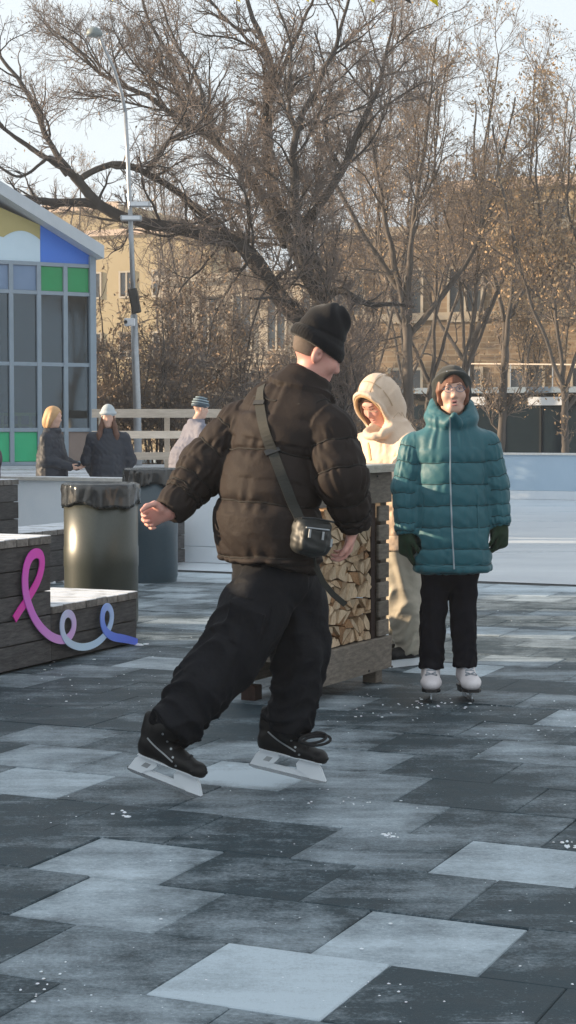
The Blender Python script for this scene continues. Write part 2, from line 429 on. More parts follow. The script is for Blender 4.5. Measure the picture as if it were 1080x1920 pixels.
# ------------------------------------------------------------------ signed-distance sculpting
class Field:
    """a block of space in which rounded solids are blended; mesh() pulls out its skin"""
    def __init__(s, lo, hi, h):
        s.lo = np.asarray(lo, float); s.h = h
        n = np.ceil((np.asarray(hi, float) - s.lo) / h).astype(int) + 1
        s.ax = [(s.lo[i] + h * np.arange(n[i])).astype(np.float32) for i in range(3)]
        s.D = np.full(tuple(n), 1.0, np.float32)
    def _apply(s, fn, lo, hi, k, sub=False):
        m = k + 4 * s.h
        sl = []
        for i in range(3):
            a = int(math.floor((lo[i] - m - s.lo[i]) / s.h)); b = int(math.ceil((hi[i] + m - s.lo[i]) / s.h)) + 1
            a = max(a, 0); b = min(b, len(s.ax[i]))
            if a >= b: return s
            sl.append(slice(a, b))
        x = s.ax[0][sl[0]][:, None, None]; y = s.ax[1][sl[1]][None, :, None]; z = s.ax[2][sl[2]][None, None, :]
        d = fn(x, y, z).astype(np.float32)
        D = s.D[tuple(sl)]
        if sub:
            d = -d
            if k > 0:
                hh = np.clip(k - np.abs(D - d), 0, None) / k
                s.D[tuple(sl)] = np.maximum(D, d) + hh * hh * k * .25
            else: s.D[tuple(sl)] = np.maximum(D, d)
        else:
            if k > 0:
                hh = np.clip(k - np.abs(D - d), 0, None) / k
                s.D[tuple(sl)] = np.minimum(D, d) - hh * hh * k * .25
            else: s.D[tuple(sl)] = np.minimum(D, d)
        return s
    def cap(s, p, q, r1, r2=None, k=.02, sub=False):
        p = np.asarray(p, float); q = np.asarray(q, float); r2 = r1 if r2 is None else r2
        ba = q - p; bb = max(float(ba @ ba), 1e-9)
        def fn(x, y, z):
            ax, ay, az = x - p[0], y - p[1], z - p[2]
            t = np.clip((ax * ba[0] + ay * ba[1] + az * ba[2]) / bb, 0, 1)
            return np.sqrt((ax - ba[0] * t) ** 2 + (ay - ba[1] * t) ** 2 + (az - ba[2] * t) ** 2) - (r1 + (r2 - r1) * t)
        R = max(r1, r2)
        return s._apply(fn, np.minimum(p, q) - R, np.maximum(p, q) + R, k, sub)
    def chain(s, pts, rs, k=.02):
        for i in range(len(pts) - 1): s.cap(pts[i], pts[i + 1], rs[i], rs[i + 1], k)
        return s
    def ball(s, c, r, k=.02, sub=False): return s.cap(c, np.asarray(c, float) + 1e-4, r, r, k, sub)
    def ell(s, c, r, R=None, k=.02, sub=False):
        c = np.asarray(c, float); R = np.eye(3) if R is None else np.asarray(R, float)   # columns = local axes
        def fn(x, y, z):
            X, Y, Z = x - c[0], y - c[1], z - c[2]
            q = [X * R[0, i] + Y * R[1, i] + Z * R[2, i] for i in range(3)]
            k0 = np.sqrt((q[0] / r[0]) ** 2 + (q[1] / r[1]) ** 2 + (q[2] / r[2]) ** 2)
            k1 = np.sqrt((q[0] / r[0] ** 2) ** 2 + (q[1] / r[1] ** 2) ** 2 + (q[2] / r[2] ** 2) ** 2)
            return k0 * (k0 - 1) / np.maximum(k1, 1e-6)
        m = max(r)
        return s._apply(fn, c - m, c + m, k, sub)
    def ecap(s, p, q, ab1, ab2, u, v, k=.02, sub=False, endc=None):
        """tapered capsule of elliptic section (a along u, b along v)"""
        p = np.asarray(p, float); q = np.asarray(q, float); u = unit(u); v = unit(np.asarray(v, float) - u * np.dot(u, v)); w = np.cross(u, v)
        ba = q - p; bb = max(float(ba @ ba), 1e-9)
        def fn(x, y, z):
            X, Y, Z = x - p[0], y - p[1], z - p[2]
            t = np.clip((X * ba[0] + Y * ba[1] + Z * ba[2]) / bb, 0, 1)
            X, Y, Z = X - ba[0] * t, Y - ba[1] * t, Z - ba[2] * t
            a = ab1[0] + (ab2[0] - ab1[0]) * t; b = ab1[1] + (ab2[1] - ab1[1]) * t
            c = np.minimum(a, b) if endc is None else endc
            qq = np.sqrt(((X * u[0] + Y * u[1] + Z * u[2]) / a) ** 2 + ((X * v[0] + Y * v[1] + Z * v[2]) / b) ** 2 + ((X * w[0] + Y * w[1] + Z * w[2]) / c) ** 2)
            return (qq - 1) * np.minimum(np.minimum(a, b), c)
        m = max(*ab1, *ab2)
        return s._apply(fn, np.minimum(p, q) - m, np.maximum(p, q) + m, k, sub)
    def echain(s, secs, u, v, k=.012, endc=.02):
        """smooth loft through elliptic sections (centre, (a along u, b along v))"""
        C = np.array([q[0] for q in secs]); AB = np.array([q[1] for q in secs], float)
        W = unit(C[-1] - C[0]); u = unit(np.asarray(u, float) - W * np.dot(u, W)); v = unit(np.asarray(v, float) - W * np.dot(v, W) - u * np.dot(u, v))
        tau = (C - C[0]) @ W
        dat = np.concatenate([C, AB], 1)
        q = np.vstack([2 * dat[0] - dat[1], dat, 2 * dat[-1] - dat[-2]]); tt_, dd = [], []
        for i in range(1, len(q) - 2):
            a_, b_, c_, d_ = q[i - 1], q[i], q[i + 1], q[i + 2]
            for t in np.linspace(0, 1, 10, endpoint=False):
                m1, m2 = (c_ - a_) * .5, (d_ - b_) * .5
                h00, h10, h01, h11 = 2*t**3-3*t*t+1, t**3-2*t*t+t, -2*t**3+3*t*t, t**3-t*t
                tt_.append(tau[i - 1] + (tau[i] - tau[i - 1]) * t); dd.append(h00 * b_ + h10 * m1 + h01 * c_ + h11 * m2)
        tt_.append(tau[-1]); dd.append(q[-2]); tt_ = np.array(tt_); dd = np.array(dd)
        lo_, hi_ = -endc, tau[-1] + endc
        def fn(x, y, z):
            T_ = (x - C[0][0]) * W[0] + (y - C[0][1]) * W[1] + (z - C[0][2]) * W[2]
            I = lambda j: np.interp(T_, tt_, dd[:, j]).astype(np.float32)
            X, Y, Z = x - I(0), y - I(1), z - I(2)
            a_, b_ = I(3), I(4)
            d = (np.sqrt(((X * u[0] + Y * u[1] + Z * u[2]) / a_) ** 2 + ((X * v[0] + Y * v[1] + Z * v[2]) / b_) ** 2) - 1) * np.minimum(a_, b_)
            e = np.maximum(lo_ - T_, T_ - hi_)
            kk = .03
            hh = np.clip(kk - np.abs(d - e), 0, None) / kk
            return np.maximum(d, e) + hh * hh * kk * .25
        m = float(AB.max()) + endc
        return s._apply(fn, C.min(0) - m, C.max(0) + m, k)
    def box(s, c, half, R, rnd=.01, k=.005, sub=False):
        c = np.asarray(c, float); R = np.asarray(R, float)
        def fn(x, y, z):
            X, Y, Z = x - c[0], y - c[1], z - c[2]
            q = [np.abs(X * R[0, i] + Y * R[1, i] + Z * R[2, i]) - (half[i] - rnd) for i in range(3)]
            return np.sqrt(sum(np.maximum(a, 0) ** 2 for a in q)) + np.minimum(np.maximum(np.maximum(q[0], q[1]), q[2]), 0) - rnd
        m = float(np.linalg.norm(half))
        return s._apply(fn, c - m, c + m, k, sub)
    def torus(s, c, n, R, r, k=.02, sx=None, sq=1.0):
        """ring round axis n; sq squeezes it along sx"""
        c = np.asarray(c, float); n = unit(n); sx = unit(sx) if sx is not None else unit(np.cross(n, V3(.3, .9, .1)))
        sx = unit(sx - n * np.dot(sx, n)); sy = np.cross(n, sx)
        def fn(x, y, z):
            X, Y, Z = x - c[0], y - c[1], z - c[2]
            a = (X * sx[0] + Y * sx[1] + Z * sx[2]) / sq; b = X * sy[0] + Y * sy[1] + Z * sy[2]; e = X * n[0] + Y * n[1] + Z * n[2]
            return np.sqrt((np.sqrt(a * a + b * b) - R) ** 2 + e * e) - r
        m = (R + r) * max(1, sq)
        return s._apply(fn, c - m, c + m, k)
    def mesh(s):
        D, h = s.D, s.h
        D[0], D[-1] = 1, 1; D[:, 0], D[:, -1] = 1, 1; D[:, :, 0], D[:, :, -1] = 1, 1
        S = D < 0
        c = np.zeros(tuple(n - 1 for n in D.shape), np.int8)
        for i in (0, 1):
            for j in (0, 1):
                for k in (0, 1):
                    c += S[i:S.shape[0] - 1 + i, j:S.shape[1] - 1 + j, k:S.shape[2] - 1 + k]
        mask = (c > 0) & (c < 8)
        idx = np.argwhere(mask)
        ids = np.full(mask.shape, -1, np.int32); ids[mask] = np.arange(len(idx))
        acc = np.zeros((len(idx), 3)); cnt = np.zeros(len(idx))
        I, J, K = idx.T
        for axis in range(3):
            o1, o2 = [a for a in range(3) if a != axis]
            for p in (0, 1):
                for q in (0, 1):
                    off = [0, 0, 0]; off[o1] = p; off[o2] = q
                    a = D[I + off[0], J + off[1], K + off[2]]
                    off2 = list(off); off2[axis] = 1
                    b = D[I + off2[0], J + off2[1], K + off2[2]]
                    x = (a < 0) != (b < 0)
                    t = a / np.where(x, a - b, 1)
                    pos = np.tile(np.array(off, float), (len(idx), 1)); pos[:, axis] = t
                    acc[x] += pos[x]; cnt[x] += 1
        Vv = s.lo + (idx + acc / cnt[:, None]) * h
        faces = []
        for axis in range(3):
            o1, o2 = (axis + 1) % 3, (axis + 2) % 3
            A = np.take(S, range(S.shape[axis] - 1), axis); B = np.take(S, range(1, S.shape[axis]), axis)
            e = np.argwhere(A != B)
            ok = (e[:, o1] > 0) & (e[:, o2] > 0) & (e[:, o1] < D.shape[o1] - 1) & (e[:, o2] < D.shape[o2] - 1)
            e = e[ok]
            inside = S[e[:, 0], e[:, 1], e[:, 2]]
            q = []
            for d1, d2 in ((0, 0), (1, 0), (1, 1), (0, 1)):
                g = e.copy(); g[:, o1] -= d1; g[:, o2] -= d2
                q.append(ids[g[:, 0], g[:, 1], g[:, 2]])
            q = np.stack(q, 1)
            q[~inside] = q[~inside][:, ::-1]
            faces.append(q)
        return Vv, np.concatenate(faces)

def normals(Vv, F):
    n = np.cross(Vv[F[:, 2]] - Vv[F[:, 0]], Vv[F[:, 3]] - Vv[F[:, 1]])
    out = np.zeros_like(Vv)
    for i in range(4): np.add.at(out, F[:, i], n)
    return out / np.maximum(np.linalg.norm(out, axis=1, keepdims=True), 1e-12)

def relax(Vv, F, it=2, w=.5):
    for _ in range(it):
        acc = np.zeros_like(Vv); cnt = np.zeros(len(Vv))
        for i in range(4):
            a, b = F[:, i], F[:, (i + 1) % 4]
            np.add.at(acc, a, Vv[b]); np.add.at(cnt, a, 1)
        Vv = Vv * (1 - w) + acc / np.maximum(cnt, 1)[:, None] * w
    return Vv

def chain_param(Vv, pts, rs):
    """for each vertex: distance/radius to the limb, length along it and angle round it"""
    best = np.full(len(Vv), 1e9); S = np.zeros(len(Vv)); TH = np.zeros(len(Vv)); s0 = 0
    for i in range(len(pts) - 1):
        p, q = np.asarray(pts[i]), np.asarray(pts[i + 1]); ba = q - p; L = np.linalg.norm(ba)
        t = np.clip(((Vv - p) @ ba) / (L * L), 0 if i else -.6, 1 if i < len(pts) - 2 else 1.6)
        tc = np.clip(t, 0, 1)
        e = Vv - (p + tc[:, None] * ba)
        d = np.linalg.norm(e, axis=1) / (rs[i] + (rs[i + 1] - rs[i]) * tc)
        w = ba / L; u = unit(np.cross(w, V3(.2, .95, .1))); v = np.cross(w, u)
        th = np.arctan2(e @ v, e @ u)
        m = d < best
        best[m] = d[m]; S[m] = (s0 + t * L)[m]; TH[m] = th[m]
        s0 += L
    return best, S, TH

SEAMS = []
def quilt(Vv, F, chains, pucker=.004, lift=.0):
    """inflate between the stitched seams; chains: (pts, radii, seam distances, amplitude)"""
    N = normals(Vv, F)
    par = [chain_param(Vv, c[0], c[1]) for c in chains]
    which = np.argmin(np.stack([p[0] for p in par]), 0)
    disp = np.zeros(len(Vv))
    for i, c in enumerate(chains):
        m = which == i
        S, TH = par[i][1][m], par[i][2][m]
        se = np.array(c[2]); amp = c[3]
        wob = .003 * np.sin(TH * 3 + i) + .002 * np.sin(TH * 7 + 2 * i)
        s = S + wob
        j = np.clip(np.searchsorted(se, s) - 1, 0, len(se) - 2)
        u = np.clip((s - se[j]) / (se[j + 1] - se[j]), 0, 1)
        ds = np.minimum(np.abs(s - se[j]), np.abs(s - se[j + 1]))
        b = np.power(np.clip(4 * u * (1 - u), 0, 1), .42)
        ph = np.sin(j * 12.9898 + i * 3.1) * 7
        pk = np.sin(TH * 13 + ph + 2 * np.sin(TH * 5 + ph)) * np.exp(-(ds / .035) ** 2) * np.clip(ds / .008, 0, 1)
        wr = np.sin(s * 70 + 3.1 * np.sin(TH * 2 + ph) + TH * 4) * np.sin(TH * 6 + s * 25 + ph)
        disp[m] = amp * (b - .75) + pucker * pk + pucker * .55 * wr
    out = Vv + N * disp[:, None]
    SEAMS.clear()
    for i, c in enumerate(chains):
        m = np.where(which == i)[0]
        S, TH = par[i][1][m], par[i][2][m]
        s = S + .003 * np.sin(TH * 3 + i) + .002 * np.sin(TH * 7 + 2 * i)
        for sv in c[2][1:-1]:
            near = np.abs(s - sv) < .0055
            bins = ((TH[near] + np.pi) / (2 * np.pi) * 80).astype(int) % 80
            pv_ = out[m[near]]; nv = N[m[near]]; run = []
            for k in list(range(80)) + [0]:
                q = bins == k
                if q.any():
                    p = (pv_[q] + nv[q] * lift).mean(0)
                    if run and np.linalg.norm(p - run[-1]) > .06:
                        if len(run) > 3: SEAMS.append(np.array(run))
                        run = []
                    run.append(p)
                else:
                    if len(run) > 3: SEAMS.append(np.array(run))
                    run = []
            if len(run) > 3: SEAMS.append(np.array(run))
    return out

def seam_threads(name, mat, parent, r=.0022):
    mb = MB()
    for q in SEAMS: mb.tube(q, r, 5)
    if mb.v: mb.build(name, mat, parent, True)

def folds(Vv, F, chains, amp=.008):
    N = normals(Vv, F)
    par = [chain_param(Vv, c[0], c[1]) for c in chains]
    which = np.argmin(np.stack([p[0] for p in par]), 0)
    disp = np.zeros(len(Vv))
    for i, c in enumerate(chains):
        m = which == i
        S, TH = par[i][1][m], par[i][2][m]
        L = c[2]; dens = c[3] if len(c) > 3 else 1.0
        end = np.clip((S - L + .24) / .24, 0, 1)                 # gathers towards the hem
        knee = np.exp(-((S - L * .48) / .11) ** 2)
        nz = .8 * np.sin(S * 11 + TH * 2 + i * 2) + .6 * np.sin(S * 5 - TH * 3 + i)
        a = np.sin(S * 27 * dens + 2.6 * np.sin(TH + i) + 1.2 * nz + 1.3 * i)
        b = np.sin(S * 52 * dens - 2.4 * np.sin(TH * 2 + 1 + i) + 1.5 * nz + 2 * i)
        lng = np.sin(TH * 4 + S * 7 + 1.4 * nz + i)              # long folds running down the leg
        sharp = lambda q: 1 - 2 * np.abs(q) ** .8
        patch = .5 + .5 * np.sin(TH * 2 + S * 8 + i * 1.7)
        disp[m] = amp * ((.10 + .8 * knee * patch + .5 * end) * sharp(a) + (.08 + .8 * end) * sharp(b) * .55 + .55 * lng * (1 - .6 * end))
    return Vv + N * disp[:, None]

HAZE = .0011
# ------------------------------------------------------------------ shared materials
M_TILE = tile_material('rubber_tile')
M_JOINT = material('joint_dirt', (.012, .018, .022), .9, (.05, .058, .064), 14)
M_SNOWGROUND = material('trodden_snow', (.30, .34, .38), .85, (.62, .66, .70), 1.5, .5, bump=.4, bscale=8)
M_ICE = ice_material('rink_ice')
M_SNOW = material('snow', (.80, .83, .87), .7, (.7, .74, .8), 30, bump=.4, bscale=60, sss=.2)
M_BOARD = material('rink_board', (.66, .72, .78), .4, (.76, .80, .84), 2.5, .6, bump=.05, bscale=12)
M_BOARDTOP = wood_material('board_ledge_wood', (.55, .52, .48), (.78, .76, .72), frost=.6, axis=(1, 8, 8))
M_BENCH = wood_material('dark_stained_wood', (.034, .034, .038), (.115, .112, .112), frost=.0, scale=5, axis=(2, 2, 14))
M_BENCHTOP = wood_material('frosted_deck_wood', (.09, .085, .08), (.30, .28, .26), frost=.95, scale=5, axis=(6, 6, 6))
M_GREYWOOD = wood_material('grey_weathered_wood', (.10, .085, .07), (.24, .205, .17), scale=5, axis=(3, 3, 14))
M_GREYTOP = wood_material('pale_counter_wood', (.30, .27, .23), (.52, .48, .42), frost=.25, scale=5, axis=(3, 3, 10))
M_DARKPOST = wood_material('dark_red_post', (.025, .014, .012), (.06, .032, .026), scale=6, axis=(8, 8, 2))
M_RAIL = wood_material('cream_rail_wood', (.50, .42, .34), (.70, .60, .50), scale=4, axis=(1, 6, 6))
M_LOGEND = wood_material('split_log', (.33, .21, .12), (.62, .45, .29), scale=7, axis=(9, 9, 9), rough=.85)
M_LOGEND2 = wood_material('split_log_pale', (.42, .30, .19), (.72, .56, .39), scale=7, axis=(12, 12, 5), rough=.85)
M_LOGEND3 = wood_material('split_log_dark', (.17, .085, .04), (.42, .24, .12), scale=9, axis=(9, 9, 9), rough=.85)
M_BLACKPLASTIC = material('black_plastic', (.012, .013, .015), .45, (.02, .022, .024), 40)
M_BAGLINER = material('bin_liner', (.018, .022, .026), .16, (.028, .032, .036), 20, bump=.5, bscale=14, spec=.7, stretch=(1, 1, .25))
M_BIN = material('olive_painted_steel', (.032, .038, .032), .36, (.048, .054, .043), 60, .4, bump=.25, bscale=160, spec=.8, metal=.15)
M_BIN2 = material('blue_grey_painted_steel', (.030, .055, .075), .33, (.04, .07, .09), 30, bump=.1, bscale=120, spec=.6)
M_STEEL = material('galvanised_steel', (.32, .34, .36), .42, (.42, .44, .46), 12, metal=.6, bump=.05)
M_LAMPGREY = material('lamp_grey', (.16, .19, .19), .5, (.2, .23, .23), 20)
M_WHITEP = material('white_plastic', (.72, .74, .76), .4, (.64, .66, .7), 12)
M_FRAME = material('blue_grey_window_frame', (.22, .28, .34), .5, (.27, .33, .39), 6)
M_ROOF = material('pale_metal_roof', (.42, .46, .50), .5, (.5, .54, .58), 4)
M_GREEN = material('green_panel', (.010, .25, .085), .4, (.014, .30, .11), 3)
M_GREEN2 = material('bright_green_panel', (.02, .40, .18), .4, (.025, .45, .21), 3)
M_BLUE = material('royal_blue_panel', (.035, .16, .62), .4, (.045, .19, .68), 3)
M_GREYBLUE = material('grey_blue_panel', (.15, .23, .36), .4, (.18, .26, .40), 3)
M_OCHRE = material('ochre_panel', (.40, .34, .14), .5, (.44, .37, .16), 3)
M_PALEBLUE = material('pale_blue_panel', (.52, .66, .76), .5, (.58, .71, .8), 3)
M_BROWNP = material('brown_grey_panel', (.22, .17, .15), .6, (.27, .21, .18), 4)
M_GLASS = glass_material('window_glass', (.50, .56, .58), .085)
M_DARKGLASS = material('dark_glazing', (.012, .022, .03), .18, (.018, .03, .04), 1.5, spec=.35)
M_YELLOWGREEN = material('yellow_green_paint', (.50, .55, .05), .5)
M_INTERIOR = material('interior_dark', (.022, .022, .022), .8, (.045, .042, .038), 2)
M_YFLAG = material('yellow_fabric', (.80, .66, .02), .7); M_KFLAG = material('dark_fabric', (.03, .035, .04), .7)

GA = V3(math.cos(math.radians(-24)), math.sin(math.radians(-24)), 0)      # along the tile rows (right, nearer)
GB = V3(math.sin(math.radians(24)), math.cos(math.radians(24)), 0)        # across the rows (away)
UP = V3(0, 0, 1)

# ------------------------------------------------------------------ ground: base sheet, rubber tiles, ice
def sheet(name, pts, mat, kind='structure', sub=1):
    o = mesh_obj(name, pts, [tuple(range(len(pts)))], mat, origin=(0, 0, 0))
    return tag(o, kind=kind)
ground_o = sheet('ground', [(-400, -60, -.05), (400, -60, -.05), (400, 900, -.05), (-400, 900, -.05)], M_SNOWGROUND)
T = .46
T0 = ground(428, 1768)
def cell(px, py):
    d = ground(px, py) - T0
    r = math.floor(np.dot(d, GB) / T)
    c = math.floor(np.dot(d, GA) / T - .5 * (r % 2 == 0))
    return r, c
FROST = {}
for px, py, fr in [(510, 1838, .98), (830, 1768, .72), (320, 1612, .66), (215, 1690, .68), (520, 1730, .36), (1010, 1622, .82), (800, 1530, .56),
                   (550, 1463, 1.05), (100, 1467, .66), (60, 1402, .66), (1050, 1342, .80), (720, 1600, .34), (840, 1645, .22), (250, 1420, .50),
                   (860, 1258, .80), (1060, 1430, .45), (80, 1780, .20), (200, 1850, .30), (60, 1882, .42), (470, 1908, .42), (720, 1395, .42),
                   (320, 1250, .66), (960, 1120, .6), (1000, 1180, .5), (190, 1540, .02), (560, 1612, .03), (560, 1550, .05), (960, 1870, .08),
                   (870, 1860, .08), (60, 1730, .04), (1000, 1550, .30), (80, 1580, .03), (640, 1390, .4), (420, 1400, .45), (860, 1400, .1),
                   (800, 1330, .02), (700, 1330, .02), (350, 1290, .05), (150, 1300, .08), (950, 1300, .2), (980, 1500, .05), (420, 1540, .05),
                   (1040, 1760, .15), (200, 1920, .35), (900, 1180, .55), (1010, 1240, .5), (300, 1170, .5), (300, 1120, .7), (1000, 1450, .12)]:
    FROST[cell(px, py)] = fr
ice_edge = ground(1000, 1092)
ie_b = np.dot(ice_edge, GB)
tile_o = MB().cbox((0, 0, -.042), (1, 0, 0), (0, 1, 0), (0, 0, 1), (.0012, .0012, 0), (T - .0012, T - .0012, .042), .0035)
tmesh = None
far_mb = MB()
cells = []
for r in range(-10, 40):
    for c in range(-40, 40):
        o = T0 + GA * ((c + .5 * (r % 2 == 0)) * T) + GB * (r * T)
        m = o + GA * T / 2 + GB * T / 2
        if m[1] < 2.6 or m[1] > 24 or abs(m[0]) > 7 + .3 * m[1] : continue
        if np.dot(m, GB) + T / 2 > ie_b: continue
        sx = abs(m[0]) / m[1]
        cells.append((max(0, sx - .17) * 40 + m[1] * .35, r, c, o, m))
cells.sort(key=lambda q: q[0])
rt = random.Random(5)
for i, (k, r, c, o, m) in enumerate(cells):
    fr = FROST.get((r, c))
    if fr is None:
        fr = rt.choice([.0, .03, .06, .12, .22, .36]) + max(0, (m[1] - 9.5) * .055)
    edge = ie_b - np.dot(m, GB)
    if edge < 1.3 and (r, c) not in FROST: fr = 1.15 - edge * .45 + rt.uniform(-.15, .1)
    if i < 290:
        if tmesh is None:
            t = tile_o.build('rubber_tile', M_TILE, ground_o)
            tmesh = t.data
        else:
            t = bpy.data.objects.new('rubber_tile', tmesh); COL.objects.link(t); t.parent = ground_o
        t.location = (o[0], o[1], rt.uniform(-.0035, .0))
        t.rotation_euler = (rt.uniform(-.004, .004), rt.uniform(-.004, .004), math.radians(-24) + rt.uniform(-.006, .006))
        t.color = (fr, rt.random() if (r, c) not in FROST or fr < .7 else .3 + .7 * rt.random(), rt.random(), 1)
    else:
        zz = rt.uniform(-.004, -.001)
        far_mb.box(o + V3(0, 0, zz - .04), GA, GB, UP, (.002, .002, 0), (T - .002, T - .002, .04))
ft = far_mb.build('rubber_tile_field', M_TILE, ground_o); ft['kind'] = 'stuff'; ft.color = (.42, .9, .5, 1)

jb = sheet('tile_bed', [tuple(V3(0, 0, -.012) + GA * a + GB * b) for a, b in ((-30, -8), (14, -8), (14, ie_b), (-30, ie_b))], M_JOINT)
ice = sheet('ice', [tuple(V3(0, 0, -.006) + GA * a + GB * b) for a, b in ((-40, ie_b), (40, ie_b), (40, 46), (-40, 46))], M_ICE)

# crumbs of scraped snow lying about
mb = MB(); rs = random.Random(3)
def crumb(p, s):
    ph, k = rs.uniform(0, 6.28), rs.uniform(.6, 1.6)
    ring = lambda r, z: [p + V3(math.cos(ph + i * 1.047) * r * s * rs.uniform(.7, 1.2) * k, math.sin(ph + i * 1.047) * r * s * rs.uniform(.7, 1.2), z * s) for i in range(6)]
    vs = ring(1, -.05) + ring(.82, rs.uniform(.22, .45)) + [p + V3(0, 0, s * rs.uniform(.4, .75))]
    mb.add(vs, [(i, (i + 1) % 6, 6 + (i + 1) % 6, 6 + i) for i in range(6)] + [(6 + i, 6 + (i + 1) % 6, 12) for i in range(6)])
cl = [(4.0 + 9 * rs.random() ** 1.2, rs.uniform(-.18, .18), rs.uniform(.05, .5)) for _ in range(34)]
for _ in range(330):
    q = rs.choice(cl); Y = max(3.8, q[0] + rs.gauss(0, q[2])); X = q[1] * q[0] + rs.gauss(0, q[2])
    crumb(V3(X, Y, .0), rs.uniform(.0012, .0038) * rs.choice((.7, 1, 1, 1.3)))
for (px, py, n, sp, s0) in [(730, 1565, 12, .02, .007), (1068, 1585, 8, .015, .008), (95, 1850, 16, .06, .004), (265, 1208, 6, .03, .02), (810, 1322, 18, .06, .006),
                            (800, 1316, 12, .1, .008), (700, 1335, 14, .10, .005), (880, 1360, 20, .25, .004), (210, 1528, 5, .03, .010), (640, 1500, 16, .12, .004),
                            (100, 1087, 50, .14, .05), (255, 1065, 22, .2, .02), (1010, 1340, 14, .2, .005), (60, 1290, 14, .3, .006), (330, 1230, 16, .4, .006)]:
    g = ground(px, py)
    for _ in range(n):
        crumb(g + V3(rs.gauss(0, sp), rs.gauss(0, sp * 1.3), 0), s0 * rs.uniform(.5, 1.3))
sc = mb.build('snow_crumbs', M_SNOW, origin=(0, 6, 0), smooth=True)
tag(sc, 'small white crumbs of scraped snow scattered over the dark rubber tiles', 'snow', kind='stuff')

# ------------------------------------------------------------------ stepped bench, front left
E = ground(257, 1207)
GN = GA                                     # its front faces along +GA
def stepped_bench(name, label, E, flights, depth, group, skip_until=None):
    """flights: (s0, s1, z0, z1): stretch of the front measured backwards from E along -GB"""
    root = thing(name, label, 'bench', E - GB * 1.0 - GA * depth / 2, group)
    dk = .046
    for (s0, s1, z0, z1) in flights:
        o = E - GB * s1                     # far... runs along +GB
        Ls = s1 - s0
        zb = max(z0, 0.012)
        n = max(1, round((z1 - dk - zb) / .145)); hgt = (z1 - dk - zb) / n
        for i in range(n):                  # front boards
            MB().cbox(o + UP * (zb + i * hgt + .003), GB, UP, GA, (0, 0, -.022), (Ls - .004, hgt - .007, rs.uniform(-.003, .003)), .003).build('front_board', M_BENCH, root)
            MB().cbox(o + GB * Ls + UP * (zb + i * hgt + .003), -GA, UP, GB, (.024, 0, -.024), (depth, hgt - .007, rs.uniform(-.002, .002) - .002), .003).build('end_board', M_BENCH, root)
        # carcass behind the boards
        MB().box(o, GB, GA, UP, (.03, -depth + .03, zb), (Ls - .03, -.03, z1 - dk - .004)).build('carcass', M_BLACKPLASTIC, root)
        w = .118; k = max(1, int(Ls / w)); w = Ls / k
        for i in range(k):
            MB().cbox(o + GB * (i * w + .003) + UP * (z1 - dk), GB, -GA, UP, (0, -.008 + rs.uniform(-.003, .003), 0), (w - .006, depth, dk + rs.uniform(-.0025, .0025)), .004).build('deck_plank', M_BENCHTOP, root)
    return root
bench1 = stepped_bench('stepped_bench', 'dark plank stepped bench in front carrying the pink and blue ribbon', E,
                       [(0, 1.02, 0, .335), (1.02, 4.2, 0, .745)], .62, 'dark stepped benches beside the rink')
shade_tier = stepped_bench('stepped_bench', 'added unseen tier of dark plank bench left of the frame, raised to cast shade', E - GB * 2.1 - GA * .63, [(0, 8.5, 0, 1.56)], .6, 'dark stepped benches beside the rink')  # unseen tier added, its height set to shade the foreground and the man's legs
E2 = ground(347, 1056)
bench2 = stepped_bench('stepped_bench', 'further dark stepped bench in blue shade behind the two bins', E2,
                       [(0, 3.05, 0, .47), (3.05, 5.2, 0, .93)], .55, 'dark stepped benches beside the rink')

# ribbon on the bench front
RB = [(60, 800), (85, 757), (110, 722), (142, 670), (170, 620), (187, 567), (192, 520), (184, 488), (163, 478), (137, 492), (117, 530), (107, 585), (106, 640),
      (112, 690), (128, 742), (150, 795), (185, 845), (232, 886), (285, 902), (318, 888), (338, 852), (341, 812), (330, 780), (309, 768), (288, 785), (279, 825), (283, 870),
      (305, 908), (345, 930), (395, 934), (445, 916), (485, 880), (512, 832), (520, 785), (513, 752), (497, 735), (479, 748), (470, 785), (472, 825), (488, 862), (522, 885), (575, 892), (638, 908)]
RB = np.array(RB, float) / 2.5714 + np.array([0, 850])
for _ in range(2):                                    # smooth subdivision of the path
    q = [RB[0]]
    for a, b in zip(RB[:-1], RB[1:]): q += [a * .75 + b * .25, a * .25 + b * .75]
    RB = np.array(q + [RB[-1]])
pts = [on_plane(x, y, E, GA) for x, y in RB]
pts = np.array(pts); nr = len(pts)
tt = np.linspace(0, 1, nr)
tang = np.gradient(pts, axis=0); tang /= np.linalg.norm(tang, axis=1, keepdims=True)
side = np.cross(tang, GA)
off = .010 + .022 * tt
hw = np.interp(tt, [0, .1, .3, .45, .6, .8, .96, 1], [.024, .026, .030, .024, .022, .022, .026, .020])
mb = MB().ribbon(pts + GA * off[:, None], side, GA, hw, .006)
rib = mb.build('ribbon_sign', ramp_attr_material('ribbon_print', [(0, (.78, .04, .44)), (.22, (.76, .05, .56)), (.36, (.70, .20, .74)), (.45, (.70, .40, .80)), (.56, (.58, .60, .88)), (.68, (.54, .74, .92)), (.80, (.40, .56, .92)), (.9, (.16, .28, .88)), (1, (.08, .14, .76))]), origin=E - GB * .8)
at = rib.data.attributes.new('along', 'FLOAT', 'POINT')
at.data.foreach_set('value', np.repeat(tt, 4).astype(np.float32))
tag(rib, 'looping ribbon cut-out fading from pink to blue on the dark bench front', 'decoration')

